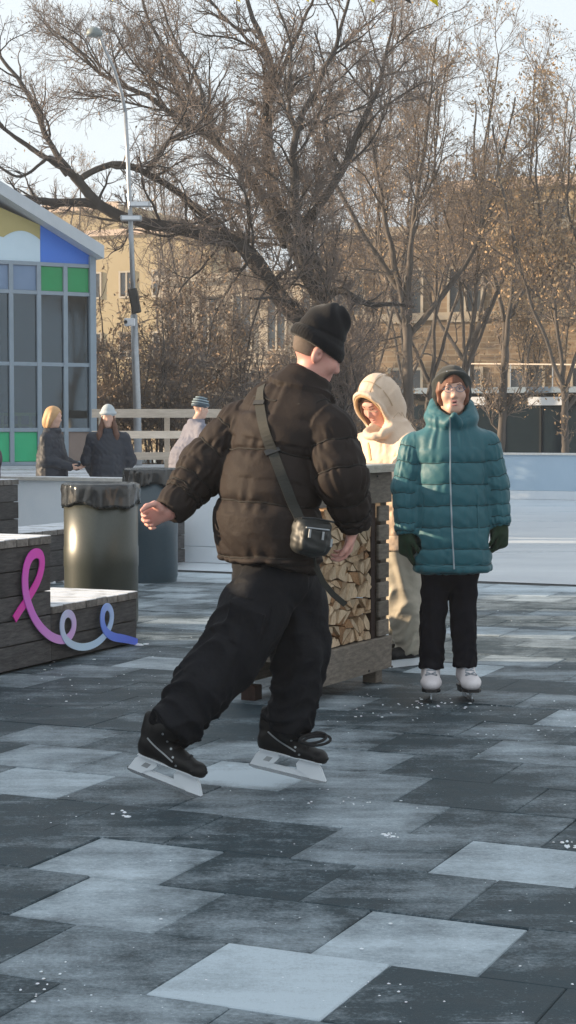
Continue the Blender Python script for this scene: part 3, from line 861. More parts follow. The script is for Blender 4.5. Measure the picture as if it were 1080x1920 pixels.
# ------------------------------------------------------------------ litter bins
def bin_(loc, r, h, mat, label, seed):
    root = thing('litter_bin', label, 'bin', loc, 'litter bins beside the benches')
    rr = random.Random(seed)
    MB().lathe(loc, [(r * .96, .0), (r * .97, .03), (r, .05), (r, h * .42), (r * 1.012, h * .43), (r * 1.012, h * .56), (r, h * .57), (r, h - .02), (r * .93, h - .02), (r * .93, h * .5)], 64).build('drum', mat, root, True)
    lo = h - .15
    ph = [rr.uniform(0, 6.28) for _ in range(6)]
    def jit(a, i):
        return (.004 * math.sin(a * 9 + ph[0] + i * .35) + .003 * math.sin(a * 19 + ph[1] - i * .5) + .002 * math.sin(a * 33 + ph[2] + i * .6)) * (1 if i < 9 else .4)
    prof = [(r + .010, lo + .012), (r + .016, lo), (r + .013, lo + .02), (r + .015, lo + .05), (r + .012, lo + .08), (r + .016, lo + .11), (r + .012, lo + .135), (r + .008, h - .004), (r - .01, h + .004), (r - .03, h - .02), (r - .05, h - .2)]
    mb = MB(); mb.lathe(loc, prof, 96, jit)
    vs = [list(v) for v in mb.v]
    for i, v in enumerate(vs):
        a = math.atan2(v[1] - loc[1], v[0] - loc[0])
        ring = i // 96
        if ring < 3: v[2] += .016 * math.sin(a * 3 + ph[3]) + .010 * math.sin(a * 7 + ph[4])
    mb.v = vs
    mb.build('bin_liner', M_BAGLINER, root, True)
    mbk = MB().lathe(loc, [(r * .9, h * .55), (0.001, h * .55)], 32); mbk.build('liner_floor', M_BAGLINER, root)
    return root
c = P(189, 905, 12.0); bin_(V3(c[0], 12.0, 0), .252, .985, M_BIN, 'olive steel litter bin with black liner, sunlit on one side', 1)
c = P(283, 878, 15.6); bin_(V3(c[0], 15.6, 0), .235, 1.0, M_BIN2, 'blue grey litter bin standing behind the olive one', 5)

# ------------------------------------------------------------------ rink boards
M_BOARDSHADE = material('shade_tinted_rink_board', (.40, .53, .65), .4, (.46, .58, .70), 1.5, .6)  # blue of the shade is put into the colour of the white far boards
def rink_board(label, o, d, n_panels, plen, h, ledge=True):
    bm_ = M_BOARD if ledge else M_BOARDSHADE
    root = thing('rink_board', label, 'barrier', o, 'white boards round the ice rink')
    nrm = unit(np.cross(d, UP)); nrm = nrm if nrm[1] < 0 else -nrm
    for i in range(n_panels):
        p = o + d * (i * plen)
        MB().cbox(p + UP * .16, d, UP, nrm, (.004, 0, -.05), (plen - .004, h - .2, 0), .006).build('panel', bm_, root)
        MB().box(p, d, UP, nrm, (.0, 0, -.05), (plen, .157, .012)).build('kick_strip', M_BOARD, root)
        MB().box(p, d, UP, nrm, (-.02, .0, -.11), (.02, h - .045, -.053)).build('post', M_GREYWOOD, root)
        MB().cbox(p + UP * (h - .04), d, -nrm, UP, (.002, -.045, 0), (plen - .002, .14, .04), .006).build('ledge', M_BOARDTOP, root)
    return root
e = ground(402, 1055)
rink_board('low white rink board with pale wooden ledge behind the bins', e - GA * 4.8 + V3(0, 0, 0), GA, 3, 2.02, .845)
e = ground(1000, 936)
rink_board('far white rink board at the end of the ice before the dark pavilion', e - GA * 15, GA, 14, 2.0, .875, False)

# ------------------------------------------------------------------ bar table full of firewood
NC = V3(.083, 8.576, 0); DA = unit(V3(.463, .886, 0)); DN = V3(DA[1], -DA[0], 0)       # DA along the front, DN out of the front
W, D, H = .99, .40, 1.172
table = thing('bar_table', 'grey wooden bar table with firewood stacked in its open front', 'table', NC + DA * W / 2 - DN * D / 2)
def tb(name, mat, a0, a1, n0, n1, z0, z1, c=.004, par=table):
    """a along the front, n back from the front plane"""
    return MB().cbox(NC + UP * z0, DA, -DN, UP, (a0, n0, 0), (a1, n1, z1 - z0), c).build(name, mat, par)
for i in range(3): tb('top_plank', M_GREYTOP, -.05, W + .05, -.05 + i * .168, .113 + i * .168, H - .042, H, .006)
tb('apron', M_GREYWOOD, -.012, W + .012, -.014, .016, H - .205, H - .045)
tb('base_rail', M_GREYWOOD, -.012, W + .012, -.016, .016, .075, .245)
tb('base_rail', M_GREYWOOD, -.012, W + .012, D - .016, D + .016, .075, .245)
for a in (.035, W - .115):
    for n in (.02, D - .1): tb('foot', M_DARKPOST if a < .1 else M_GREYWOOD, a, a + .08, n, n + .08, 0, .074)
tb('post', M_DARKPOST, W - .20, W - .145, .01, .06, .246, H - .206)
tb('post', M_GREYWOOD, W - .075, W - .0, .012, .07, .246, H - .206)
tb('post', M_GREYWOOD, 0, .06, D - .07, D - .01, .246, H - .206)
tb('post', M_GREYWOOD, 0, .06, .012, .07, .246, H - .206)
for i in range(7):
    z = .255 + i * .102
    tb('slat', M_GREYWOOD, W - .138, W - .004, -.006, .0105, z, z + .082)                       # short slats, front right
    MB().cbox(NC - DA * .014 + UP * z, -DN, UP, -DA, (.018, 0, -.012), (D - .018, .082, .0), .003).build('slat', M_GREYWOOD, table)
    MB().cbox(NC + DA * (W + .002) + UP * z, -DN, UP, DA, (.018, 0, 0), (D - .018, .082, .012), .003).build('slat', M_GREYWOOD, table)
    MB().cbox(NC - DN * (D + .001) + UP * z, DA, UP, -DN, (.0, 0, 0), (W, .082, .012), .003).build('slat', M_GREYWOOD, table)
MB().box(NC, DA, -DN, UP, (0, .0175, .205), (W, D - .0175, .242)).build('shelf', M_GREYWOOD, table)
MB().box(NC, DA, -DN, UP, (.062, D - .05, .246), (W - .16, D - .03, H - .21)).build('back_panel', M_DARKPOST, table)
for px, py in ((692, 1258), (735, 1250), (680, 884), (708, 893)):
    q = on_plane(px, py, NC + DN * .017, DN)
    MB().tube([q - DN * .004, q + DN * .003], .006, 8).build('screw', M_BLACKPLASTIC, table)

rl = random.Random(21)
def split_logs():
    a0, a1, z0, z1 = .064, W - .203, .247, H - .215
    rows = 12; zs = [z0 + (z1 - z0) * i / rows for i in range(rows + 1)]
    lines = []
    for i in range(rows + 1):
        cols = 9
        line = []
        for j in range(cols + 1):
            jj = (j + (.5 if i % 2 else 0)) / cols
            a = a0 + (a1 - a0) * min(1, jj) + (rl.uniform(-.022, .022) if 0 < j < cols else 0)
            z = zs[i] + (rl.uniform(-.026, .026) if 0 < i < rows else 0)
            line.append(np.array([min(max(a, a0), a1), min(max(z, z0), z1)]))
        lines.append(line)
    polys = []
    for i in range(rows):
        for j in range(9):
            q = [lines[i][j], lines[i][j + 1], lines[i + 1][j + 1], lines[i + 1][j]]
            r = rl.random()
            if r < .34: polys += [[q[0], q[1], q[2]], [q[0], q[2], q[3]]]
            elif r < .6: polys += [[q[0], q[1], q[3]], [q[1], q[2], q[3]]]
            elif r < .8:
                m = (q[2] + q[3]) / 2; polys += [[q[0], q[1], (q[1] + q[2]) / 2, m, (q[0] + q[3]) / 2]]
            else: polys.append(q)
    return polys
log_no = 0
for poly in split_logs():
    poly = np.array(poly); ctr = poly.mean(0)
    area = .5 * abs(np.dot(poly[:, 0], np.roll(poly[:, 1], 1)) - np.dot(poly[:, 1], np.roll(poly[:, 0], 1)))
    if area < .0006: continue
    k = rl.uniform(.83, .94); poly = ctr + (poly - ctr) * k
    # rounded bark side on one corner
    p2 = []
    n = len(poly); rc = rl.randrange(n)
    for i in range(n):
        a, b, c_ = poly[i - 1], poly[i], poly[(i + 1) % n]
        if i == rc: p2 += [b * .62 + a * .38, b * .86 + (a + c_) * .07, b * .62 + c_ * .38]
        else: p2 += [b * .93 + a * .07, b * .93 + c_ * .07]
    front = rl.uniform(.004, .028) ; tilt = (rl.uniform(-.07, .07), rl.uniform(-.06, .06))
    vs, m = [], len(p2)
    for f_, dep in ((0, 0), (1, .30)):
        for q in p2:
            dd = front + dep + (tilt[0] * (q[0] - ctr[0]) + tilt[1] * (q[1] - ctr[1]) if not f_ else 0)
            vs.append(NC + DA * q[0] + UP * q[1] - DN * max(.002, dd))
    ar = sum(p2[i][0] * p2[(i + 1) % m][1] - p2[(i + 1) % m][0] * p2[i][1] for i in range(m))
    fs = [tuple(range(m)), tuple(range(2 * m - 1, m - 1, -1))] + [(i, m + i, m + (i + 1) % m, (i + 1) % m) for i in range(m)]
    if ar < 0: fs = [f[::-1] for f in fs]
    o = mesh_obj('firewood_log', vs, fs, rl.choice([M_LOGEND, M_LOGEND, M_LOGEND2, M_LOGEND3, M_LOGEND2]), origin=NC + DA * ctr[0] + UP * ctr[1] - DN * .15)
    tag(o, 'split firewood log stacked inside the grey bar table, cut end outward', 'firewood', 'split logs stacked in the bar table')
    log_no += 1

# ------------------------------------------------------------------ wooden deck with railing
deck = thing('wooden_deck', 'raised snowy wooden deck in front of the glazed pavilion', 'deck', (-4.5, 22.7, 0))
MB().box((-9, 22.6, 0), (1, 0, 0), (0, 1, 0), UP, (0, 0, .02), (8.2, 12, .66)).build('deck_base', M_BENCH, deck)
nb = 0
y = 22.55
while y < 30.2:
    MB().box((-9.02, y, .664), (1, 0, 0), (0, 1, 0), UP, (0, 0, 0), (8.26, .192, .056 + rs.uniform(-.004, .004))).build('deck_plank', M_BENCHTOP, deck); y += .2
rail = thing('deck_railing', 'cream painted wooden railing with three rails on the deck', 'railing', P(300, 868, 27.0))
def rail_bar(py0, py1, x0=172, x1=470):
    a, b = P(x0, py0, 27.0), P(x1, py0, 26.8); th = abs(P(0, py0, 27)[2] - P(0, py1, 27)[2])
    d = unit(b - a)
    MB().cbox(a - UP * th, d, V3(0, 1, 0), UP, (0, 0, 0), (float(np.linalg.norm(b - a)), .05, th), .006).build('rail', M_RAIL, rail)
rail_bar(767, 783); rail_bar(808, 822); rail_bar(848, 862)
for px in (190, 313, 440):
    p = P(px, 868, 27.06); MB().cbox((p[0] - .04, p[1], .721), (1, 0, 0), (0, 1, 0), UP, (0, 0, 0), (.08, .07, .88), .005).build('post', M_RAIL, rail)

# ------------------------------------------------------------------ glazed pavilion, left
HD = V3(-math.cos(math.radians(30)), -math.sin(math.radians(30)), 0)           # along the front, leftwards and nearer
HN = V3(math.sin(math.radians(30)) * 1.0, -math.cos(math.radians(30)), 0)      # out of the front
HC = V3(P(175, 800, 28)[0], 28.0, 0)
def hs(px):                                                                    # distance along the front for a photograph column
    k = (px - 540) / FPX
    return (k * HC[1] - HC[0]) / (HD[0] - k * HD[1])
def hz(py): return P(175, py, 28.0)[2]
pav = thing('glazed_pavilion', 'gabled pavilion with grey window grid and coloured panels', 'building', HC + HD * 2)
def pv(name, mat, s0, s1, z0, z1, n0, n1, par=pav, c=.004):
    return MB().cbox(HC + HN * n0, HD, UP, HN, (s0, z0, 0), (s1, z1, n1 - n0), c).build(name, mat, par)
zb, zp, zm, zt, zg = hz(868), hz(806), hz(685), hz(553), hz(500)
cols = [0.0, hs(168), hs(123), hs(73.5), hs(21.5)]
pitch = cols[4] - cols[3]
while cols[-1] < 4.6: cols.append(cols[-1] + pitch)
fw = .035
pv('corner_post', M_FRAME, -.03, cols[1] + .004, .70, zg + .16, -.06, .075)
for i, s in enumerate(cols[1:]):
    if i: pv('mullion', M_FRAME, s - fw, s + fw, zb, zg, -.03, .05)
for z in (zb, zp, zm, zt, zg):
    pv('transom', M_FRAME, cols[1], cols[-1], z - .03, z + .03, -.03, .043)
pv('sill', M_ROOF, -.02, cols[-1], zb - .09, zb - .032, -.05, .12)
pv('plinth', M_BROWNP, 0, cols[-1], 0.02, zb - .092, -.05, .03)
top_cols = [M_GREEN, M_GREEN, M_GREYBLUE, M_GREYBLUE]
bot_cols = [M_BROWNP, M_BROWNP, M_GREEN2, M_GREEN2]
for i in range(1, len(cols) - 1):
    a, b = cols[i] + fw, cols[i + 1] - fw
    if i == 1: a = cols[1] + .006
    pv('panel', top_cols[min(i - 1, 3)], a, b, zt + .032, zg - .032, -.02, .012)
    pv('panel', bot_cols[min(i - 1, 3)], a, b, zb + .032, zp - .032, -.02, .012)
    for z0, z1 in ((zp, zm), (zm, zt)):
        MB().box(HC, HD, UP, HN, (a, z0 + .031, -.004), (b, z1 - .031, .004)).build('window_pane', M_GLASS, pav)
# gable with its roof: slope rises to the left
ridge_s = 4.4; slope = math.tan(math.radians(27.5))
def zr(s): return hz(483) + slope * s if s <= ridge_s else hz(483) + slope * (2 * ridge_s - s)
sg = hs(78)
MB().prism([(0.0, zg + .032), (sg, zg + .032), (sg, zr(sg)), (0.0, zr(0))], HC, HD, UP, -HN, -.012, .02).build('gable_panel', M_BLUE, pav)
MB().prism([(sg + .004, zg + .032), (cols[-1], zg + .032), (cols[-1], zr(cols[-1])), (sg + .004, zr(sg))], HC, HD, UP, -HN, -.012, .02).build('gable_panel', M_PALEBLUE, pav)
wave = [(sg + .004, zr(sg) - .001)]
for i in range(60):
    s = sg + .006 + i * .05
    if s > cols[-1]: break
    ph = (s - sg)
    wave.append((s, hz(462) + .16 * abs(math.sin(ph * 4.6 + .25)) ** .8 + .13 * ph * .5))
wave += [(cols[-1], zr(cols[-1]) - .001)]
MB().prism(wave, HC, HD, UP, -HN, -.020, -.0125).build('wavy_panel', M_OCHRE, pav)
# roof slabs (front edge is the broad pale fascia in the photograph)
def slab(s0, s1, lift, th, n0, n1, name, mat):
    MB().prism([(s0, zr(s0) + lift), (s1, zr(s1) + lift), (s1, zr(s1) + lift + th), (s0, zr(s0) + lift + th)], HC, HD, UP, -HN, -n1, -n0).build(name, mat, pav)
slab(-.07, ridge_s, .002, .20, -7.0, .30, 'roof_slab', M_ROOF); slab(ridge_s + .002, 9, .002, .20, -7.0, .30, 'roof_slab', M_ROOF)
# side wall, interior
MB().box(HC, HD, UP, HN, (-.0, .02, -7.0), (.10, zr(0) - .03, -.065)).build('side_wall', M_BROWNP, pav)
MB().box(HC, HD, UP, HN, (.11, .02, -6.9), (9, 4.6, -6.8)).build('back_wall', M_INTERIOR, pav)
MB().box(HC, HD, UP, HN, (.11, .02, -6.7), (9, zb - .2, -.09)).build('floor_slab', M_INTERIOR, pav)
MB().box(HC, HD, UP, HN, (.11, zg + .04, -6.7), (cols[-1], zg + .08, -.05)).build('ceiling_panel', M_INTERIOR, pav)
for s in (1.1, 2.0, 2.9): MB().box(HC, HD, UP, HN, (s, zt - .35, -4), (s + .9, zt - .31, -3.2)).build('ceiling_lamp', M_WHITEP, pav)
MB().box(HC, HD, UP, HN, (9.0, .02, -6.7), (9.1, 4.6, -.1)).build('side_wall', M_INTERIOR, pav)
# yellow-green stand inside
q = HC + HD * hs(45) - HN * .3
std = thing('yellow_stand', 'yellow green frame table behind the pavilion window', 'table', q + UP * (zb - .2))
mb = MB().box(q, HD, HN, UP, (-.3, -.2, zp + .22), (.3, .2, zp + .27)); mb.build('table_top', M_YELLOWGREEN, std)
for sx in (-.24, -.05, .1, .24):
    MB().box(q, HD, HN, UP, (sx - .02, -.02, zb - .2), (sx + .02, .02, zp + .218)).build('leg', M_YELLOWGREEN, std)
MB().box(q, HD, HN, UP, (-.3, -.021, zp + .05), (.3, -.018, zp + .09)).build('rail', M_YELLOWGREEN, std)

# ------------------------------------------------------------------ lamp post with its fittings
LY = 29.5
base = P(258, 800, LY); b0 = V3(base[0] + .02, LY, 0)
lamp = thing('street_lamp', 'tall leaning grey lamp post beside the glazed pavilion', 'street lamp', b0)
MB().tube([b0, P(257, 750, LY), P(251, 590, LY)], [.068, .064, .058], 16).build('pole', M_STEEL, lamp, True)
MB().tube([P(251, 590, LY), P(246, 440, LY), P(240, 300, LY), P(235, 210, LY)], [.044, .040, .034, .03], 14).build('upper_pole', M_STEEL, lamp, True)
MB().tube([P(235, 211, LY), P(228, 175, LY), P(214, 130, LY - .2), P(196, 92, LY - .4), P(188, 74, LY - .5)], [.03, .029, .028, .027, .026], 12).build('arm', M_STEEL, lamp, True)
h = P(177, 63, LY - .6)
mb = MB()
mb.lathe(h, [(.001, .10), (.06, .095), (.11, .06), (.135, .0), (.13, -.03), (.10, -.045), (.001, -.05)], 20)
mb.build('lamp_head', M_LAMPGREY, lamp, True)
sp = thing('loudspeaker', 'black column loudspeaker strapped to the lamp post', 'loudspeaker', P(252, 588, LY - .12))
a_, b_ = P(248, 542, LY - .16), P(257, 587, LY - .16); d_ = unit(b_ - a_)
MB().cbox(a_, unit(np.cross(d_, V3(0, 1, 0))), V3(0, 1, 0), d_, (-.075, -.07, 0), (.075, .07, float(np.linalg.norm(b_ - a_))), .02).build('cabinet', M_BLACKPLASTIC, sp)
MB().tube([P(250, 545, LY - .1), P(250, 545, LY + .07)], .02, 8).build('bracket', M_BLACKPLASTIC, sp)
cm = thing('security_camera', 'white security camera box on the lamp post under the loudspeaker', 'camera', P(242, 605, LY - .15))
p_ = P(243, 604, LY - .16)
MB().cbox(p_, (1, 0, 0), UP, (0, -1, 0), (-.09, -.065, -.05), (.09, .065, .05), .012).build('housing', M_WHITEP, cm)
MB().tube([p_ + V3(-.06, -.05, 0), p_ + V3(-.06, -.085, 0)], .03, 12).build('lens', M_BLACKPLASTIC, cm)
MB().box(p_, (1, 0, 0), (0, 1, 0), UP, (.03, .05, -.03), (.09, .12, .03)).build('bracket', M_STEEL, cm)
for (px, py, lab, dx) in ((262, 383, 'upper grey floodlight bar on the lamp post near the thick bough', .0), (246, 409, 'lower wider grey floodlight bar clamped on the lamp post', 0)):
    fl = thing('floodlight', lab, 'floodlight', P(px, py, LY - .12), 'floodlight bars on the lamp post')
    q = P(px, py, LY - .16); w = .175
    MB().cbox(q, (1, 0, 0), UP, (0, -1, 0), (-w, -.045, -.06), (w, .045, .06), .012).build('housing', M_STEEL, fl)
    MB().box(q, (1, 0, 0), UP, (0, -1, 0), (-w + .03, -.028, .061), (w - .03, .028, .064)).build('front_glass', M_WHITEP, fl)
    MB().box(q, (1, 0, 0), UP, (0, -1, 0), (-.06, -.02, -.15), (.02, .02, -.062)).build('bracket', M_STEEL, fl)

# ------------------------------------------------------------------ bunting across the top
bun = thing('bunting_string', 'string of yellow and dark pennants across the top of the sky', 'bunting', P(640, -14, 9.0))
s0, s1 = P(-60, -40, 9.2), P(1200, -10, 8.8)
n = 60
cord = [s0 + (s1 - s0) * i / n - UP * (.012 * math.sin(math.pi * i / n)) for i in range(n + 1)]
MB().tube(cord, .003, 5).build('cord', M_WHITEP, bun)
for i, (px, tipx, tipy, mt) in enumerate([(160, 190, -4, M_KFLAG), (240, 210, 2, M_YFLAG), (330, 335, -6, M_KFLAG), (430, 452, 5, M_YFLAG), (520, 515, -2, M_KFLAG), (572, 580, 4, M_YFLAG), (636, 644, 3, M_KFLAG), (700, 702, 6, M_YFLAG), (760, 772, 8, M_KFLAG), (812, 823, 13, M_YFLAG), (900, 905, -8, M_KFLAG), (985, 990, -6, M_YFLAG)]):
    t = (px + 60) / 1260.0
    ctr = s0 + (s1 - s0) * t - UP * (.012 * math.sin(math.pi * t))
    tip = P(tipx, tipy, ctr[1] + .02)
    dx = unit(s1 - s0) * .042
    v = [ctr - dx, ctr + dx, ctr + dx * .5 + (tip - ctr) * .5 + V3(0, -.008, 0), tip, ctr - dx * .5 + (tip - ctr) * .5 + V3(0, .006, 0)]
    v2 = [p + V3(0, .002, 0) for p in v]
    mesh_obj('pennant', v + v2, [(0, 4, 3, 2, 1), (5, 6, 7, 8, 9)] + [(k, (k + 1) % 5, 5 + (k + 1) % 5, 5 + k) for k in range(5)], mt, bun)

# ------------------------------------------------------------------ buildings behind the trees
def facade(name, label, cat, c, wdt, hgt, dep, mat, rows, cols_, win, wmat, frame, dirA=GA, trims=()):
    """block whose front runs along dirA from c; win = (width, height, first sill height, storey height)"""
    root = thing(name, label, cat, c)
    n = V3(dirA[1], -dirA[0], 0); n = n if n[1] < 0 else -n
    mb = MB().box(c, dirA, -n, UP, (0, 0, -.04), (wdt, dep, hgt))
    w = mb.build('wall', mat, root)
    uv = w.data.uv_layers.new(name='UVMap')
    co = np.array([w.data.vertices[l.vertex_index].co[:] for l in w.data.loops]) + c - loc_of(root)
    rel = co
    u = rel @ dirA + (rel @ n); v = rel[:, 2]
    uv.data.foreach_set('uv', np.stack([u, v], 1).astype(np.float32).ravel())
    for r in range(rows):
        for k in range(cols_):
            x = wdt * (k + .5) / cols_ - win[0] / 2; z = win[2] + r * win[3]
            f = MB()
            t = .09
            for (x0, x1, z0, z1) in ((x - t, x, z - t, z + win[1] + t), (x + win[0], x + win[0] + t, z - t, z + win[1] + t), (x, x + win[0], z - t, z), (x, x + win[0], z + win[1], z + win[1] + t), (x + win[0] / 2 - .04, x + win[0] / 2 + .04, z, z + win[1])):
                f.box(c, dirA, UP, n, (x0, z0, .003), (x1, z1, .10))
            fo = f.build('window', frame, root)
            MB().box(c, dirA, UP, n, (x, z, .004), (x + win[0], z + win[1], .03)).build('pane', wmat, fo)
    for (z0, z1, pr, mt) in trims:
        MB().box(c, dirA, UP, n, (-.1, z0, .002), (wdt + .1, z1, pr)).build('cornice', mt, root)
    return root
M_BRICK = brick_material('brown_brick', (.22, .155, .10), (.28, .20, .13), (.31, .25, .18), .9)
M_SAND = material('ochre_render', (.31, .235, .14), .9, (.36, .28, .17), 1.5, bump=.1)
M_CREAM = material('cream_stucco', (.33, .28, .22), .9, (.38, .33, .26), 1.2, bump=.1)
M_YELLOWW = material('yellow_stucco', (.33, .265, .16), .9, (.37, .30, .185), 1.0)
M_PINKW = material('pink_beige_stucco', (.50, .38, .30), .9, (.56, .44, .35), 1.0)
M_WINFRAME = material('pale_window_frame', (.36, .32, .26), .7)
M_WINDARK = material('far_window_glass', (.035, .045, .055), .12, (.05, .06, .07), .6, spec=.6)
c = V3(P(600, 800, 62)[0], 62, 0)
facade('brick_building', 'long brown brick building behind the right hand trees', 'building', c, 15, 8.2, 12, M_BRICK, 2, 7, (1.1, 1.7, 1.6, 3.4), M_WINDARK, M_WINFRAME, trims=((5.0, 5.25, .12, M_CREAM), (7.9, 8.2, .25, M_CREAM)))
c = V3(P(835, 800, 70)[0], 70, 0)
facade('ochre_building', 'tall sunlit ochre building rising behind the brick one', 'building', c, 20, 11.0, 12, M_SAND, 3, 7, (1.3, 1.8, 2.0, 3.1), M_WINDARK, M_WINFRAME, trims=((10.6, 11.0, .3, M_PINKW),))
c = V3(P(300, 800, 78)[0], 78, 0)
facade('cream_building', 'cream building with tall pale window bays behind the big tree', 'building', c, 13, 8.0, 10, M_CREAM, 2, 8, (.8, 2.3, 1.4, 3.3), M_WINDARK, M_WINFRAME, trims=((7.7, 8.0, .3, M_WINFRAME), (4.1, 4.3, .12, M_WINFRAME)))
c = V3(P(172, 800, 98)[0], 98, 0)
facade('yellow_tower_block', 'yellow apartment block seen above the pavilion roof', 'building', c - GA * 3.2, 5.0, 13.6, 9, M_YELLOWW, 4, 3, (.75, 1.25, 2.0, 2.9), M_WINDARK, M_WINFRAME, trims=((13.3, 13.7, .25, M_PINKW),))
c = V3(P(90, 800, 92)[0], 92, 0)
facade('yellow_low_block', 'lower yellow wing in front of the apartment block', 'building', c, 9.5, 11.4, 3.5, M_YELLOWW, 3, 5, (.7, 1.2, 1.8, 3.1), M_WINDARK, M_WINFRAME, trims=((11.1, 11.4, .25, M_PINKW),))
# dark glazed pavilion beyond the far boards
c = V3(P(745, 800, 47)[0], 47.5, 0)
gp = thing('dark_pavilion', 'low dark glass pavilion beyond the far rink boards', 'building', c)
gn = V3(GA[1], -GA[0], 0)
MB().box(c, GA, UP, gn, (0, 0, -5), (9, 2.25, -.05)).build('wall', M_INTERIOR, gp)
for i in range(9):
    MB().cbox(c + GA * (i * 1.0), GA, UP, gn, (.03, .15, -.045), (.97, 1.95, 0), .004).build('pane', M_DARKGLASS, gp)
    MB().box(c + GA * (i * 1.0), GA, UP, gn, (-.028, 0, -.045), (.028, 2.2, .03)).build('mullion', M_BLACKPLASTIC, gp)
MB().box(c, GA, UP, gn, (-.1, 2.25, -5.2), (9.1, 2.4, .25)).build('roof', M_FRAME, gp)
for i, (px, py, w) in enumerate(((885, 752, .75), (1025, 752, 1.0))):
    q = on_plane(px, py, c + gn * .1, gn)
    s = MB().cbox(q, GA, UP, gn, (-w / 2, -.11, 0), (w / 2, .11, .05), .01).build('sign_board', M_WHITEP)
    tag(s, ('smaller pale blank sign board on the dark pavilion' if i == 0 else 'wider pale blank sign board at the right of the dark pavilion'), 'sign', 'pale sign boards on the dark pavilion')
# wire cable with posts over the pavilion roof
q0, q1 = P(880, 682, 52), P(1120, 684, 50)
cb = thing('roof_guard_rail', 'thin pale guard rail above the dark pavilion', 'railing', q0)
MB().tube([q0, q1], .022, 6).build('rail', M_RAIL, cb)
for t in (0, .33, .66, .99):
    p = q0 + (q1 - q0) * t; MB().tube([p, V3(p[0], p[1], 2.3)], .02, 6).build('post', M_STEEL, cb)

# unseen block added outside the frame to shade the boards and the rink
kc = V3(-6.3, 16.5, 0)
ki = thing('unseen_shade_block', 'added unseen hut-shaped block left of the frame that shades the rink boards', 'shade blocker', kc)
MB().box(kc, (1, 0, 0), (0, 1, 0), UP, (-1.6, -1.5, -.04), (1.6, 4.8, 2.7)).build('wall', M_GREYWOOD, ki)
MB().prism([(-1.9, 2.702), (1.9, 2.702), (0, 3.5)], kc, (1, 0, 0), UP, (0, 1, 0), -1.8, 5.1).build('roof', M_BENCH, ki)

hz_m = bpy.data.materials.new('winter_haze'); hz_m.use_nodes = True
hn = hz_m.node_tree; hn.nodes.remove(hn.nodes['Principled BSDF'])
pvn = hn.nodes.new('ShaderNodeVolumePrincipled'); pvn.inputs['Color'].default_value = (.95, .97, 1, 1); pvn.inputs['Density'].default_value = HAZE; pvn.inputs['Anisotropy'].default_value = .2
hn.links.new(pvn.outputs[0], hn.nodes['Material Output'].inputs['Volume'])
hb = MB().box((0, 0, 0), (1, 0, 0), (0, 1, 0), UP, (-405, -65, -1.2), (405, 905, 17)).build('haze', hz_m, origin=(0, 50, 8))
tag(hb, 'thin pale winter haze over the rink and the buildings behind', 'haze', kind='stuff')

# ------------------------------------------------------------------ people
def skin_material(name, col, col2):
    return material(name, col, .5, col2, 18, .5, bump=.12, bscale=260, sss=.12)
M_SKIN = skin_material('skin', (.60, .34, .27), (.66, .40, .32))
M_SKIN_RED = skin_material('cold_reddened_skin', (.62, .28, .23), (.68, .38, .31))
M_SKIN_W = skin_material('warm_skin', (.60, .36, .27), (.66, .42, .33))
M_GLASSRIM = material('blued_glasses_metal', (.10, .13, .20), .4)
M_EYELID = material('eyelid', (.40, .21, .16), .5)
M_LIPS = material('lips', (.50, .20, .18), .5)
M_MOUTH = material('mouth_inside', (.10, .02, .02), .6)
M_EYEW = material('eye_white', (.36, .33, .31), .25); M_IRIS = material('iris', (.05, .035, .025), .2)
M_BROW = material('eyebrow', (.20, .10, .07), .8)
M_HAIRD = material('short_dark_hair', (.030, .022, .018), .7, (.05, .038, .03), 60, bump=.5, bscale=200)
M_HAIRB = material('shaved_hair', (.10, .075, .06), .8, (.15, .11, .09), 90, bump=.5, bscale=400)
M_HAIRR = material('auburn_hair', (.13, .045, .025), .55, (.20, .08, .045), 50, bump=.6, bscale=60, stretch=(1, 1, .15))
M_HAIRBL = material('strawberry_blond_hair', (.50, .29, .14), .6, (.60, .38, .20), 30, bump=.5, bscale=40)
M_HAIRBR = material('brown_hair', (.10, .045, .03), .6, (.15, .07, .045), 30, bump=.5, bscale=40)
M_NYLON = material('black_nylon', (.024, .0185, .0172), .68, (.030, .0235, .0215), 9, .5, bump=.4, bscale=70, bump2=.5, b2scale=16, spec=.12, sheen=.0)
M_NYLONSEAM = material('black_seam_thread', (.005, .004, .004), .8); M_TEALSEAM = material('dark_teal_seam_thread', (.007, .045, .055), .8); M_BEIGESEAM = material('tan_seam_thread', (.47, .34, .23), .8)
M_CARGO = material('black_cargo_cotton', (.008, .009, .012), .8, (.013, .014, .018), 14, .5, bump=.25, bscale=300, bump2=1.0, b2scale=10, spec=.16, sheen=.0)
M_KNITBLK = material('black_knit', (.010, .010, .012), .92, (.018, .018, .02), 30, bump=.6, bscale=140, spec=.15, sheen=.12, stretch=(1, 1, .35))
M_KNITGREY = material('dark_grey_knit', (.030, .032, .030), .92, (.05, .052, .05), 30, bump=.6, bscale=160, spec=.15, sheen=.15, stretch=(1, 1, .35))
M_LEATHER = material('black_boot_leather', (.009, .009, .010), .45, (.016, .016, .017), 20, bump=.2, bscale=90, spec=.25)
M_BLADEHOLD = material('white_blade_holder', (.80, .84, .88), .3, (.74, .79, .84), 8, spec=.6)
M_BLADE = material('skate_steel', (.50, .53, .56), .25, metal=.9)
M_LACE = material('black_lace', (.012, .012, .014), .8); M_LACEGREY = material('grey_lace', (.30, .33, .37), .8)
M_TEAL = material('teal_quilted_nylon', (.016, .098, .125), .55, (.022, .122, .150), 7, .5, bump=.2, bscale=45, bump2=.4, b2scale=13, spec=.4, sheen=.1)
M_ZIP = material('pale_teal_zip', (.12, .25, .31), .5)
M_DENIM = material('near_black_denim', (.008, .008, .011), .85, (.012, .012, .017), 20, bump=.25, bscale=300, spec=.08)
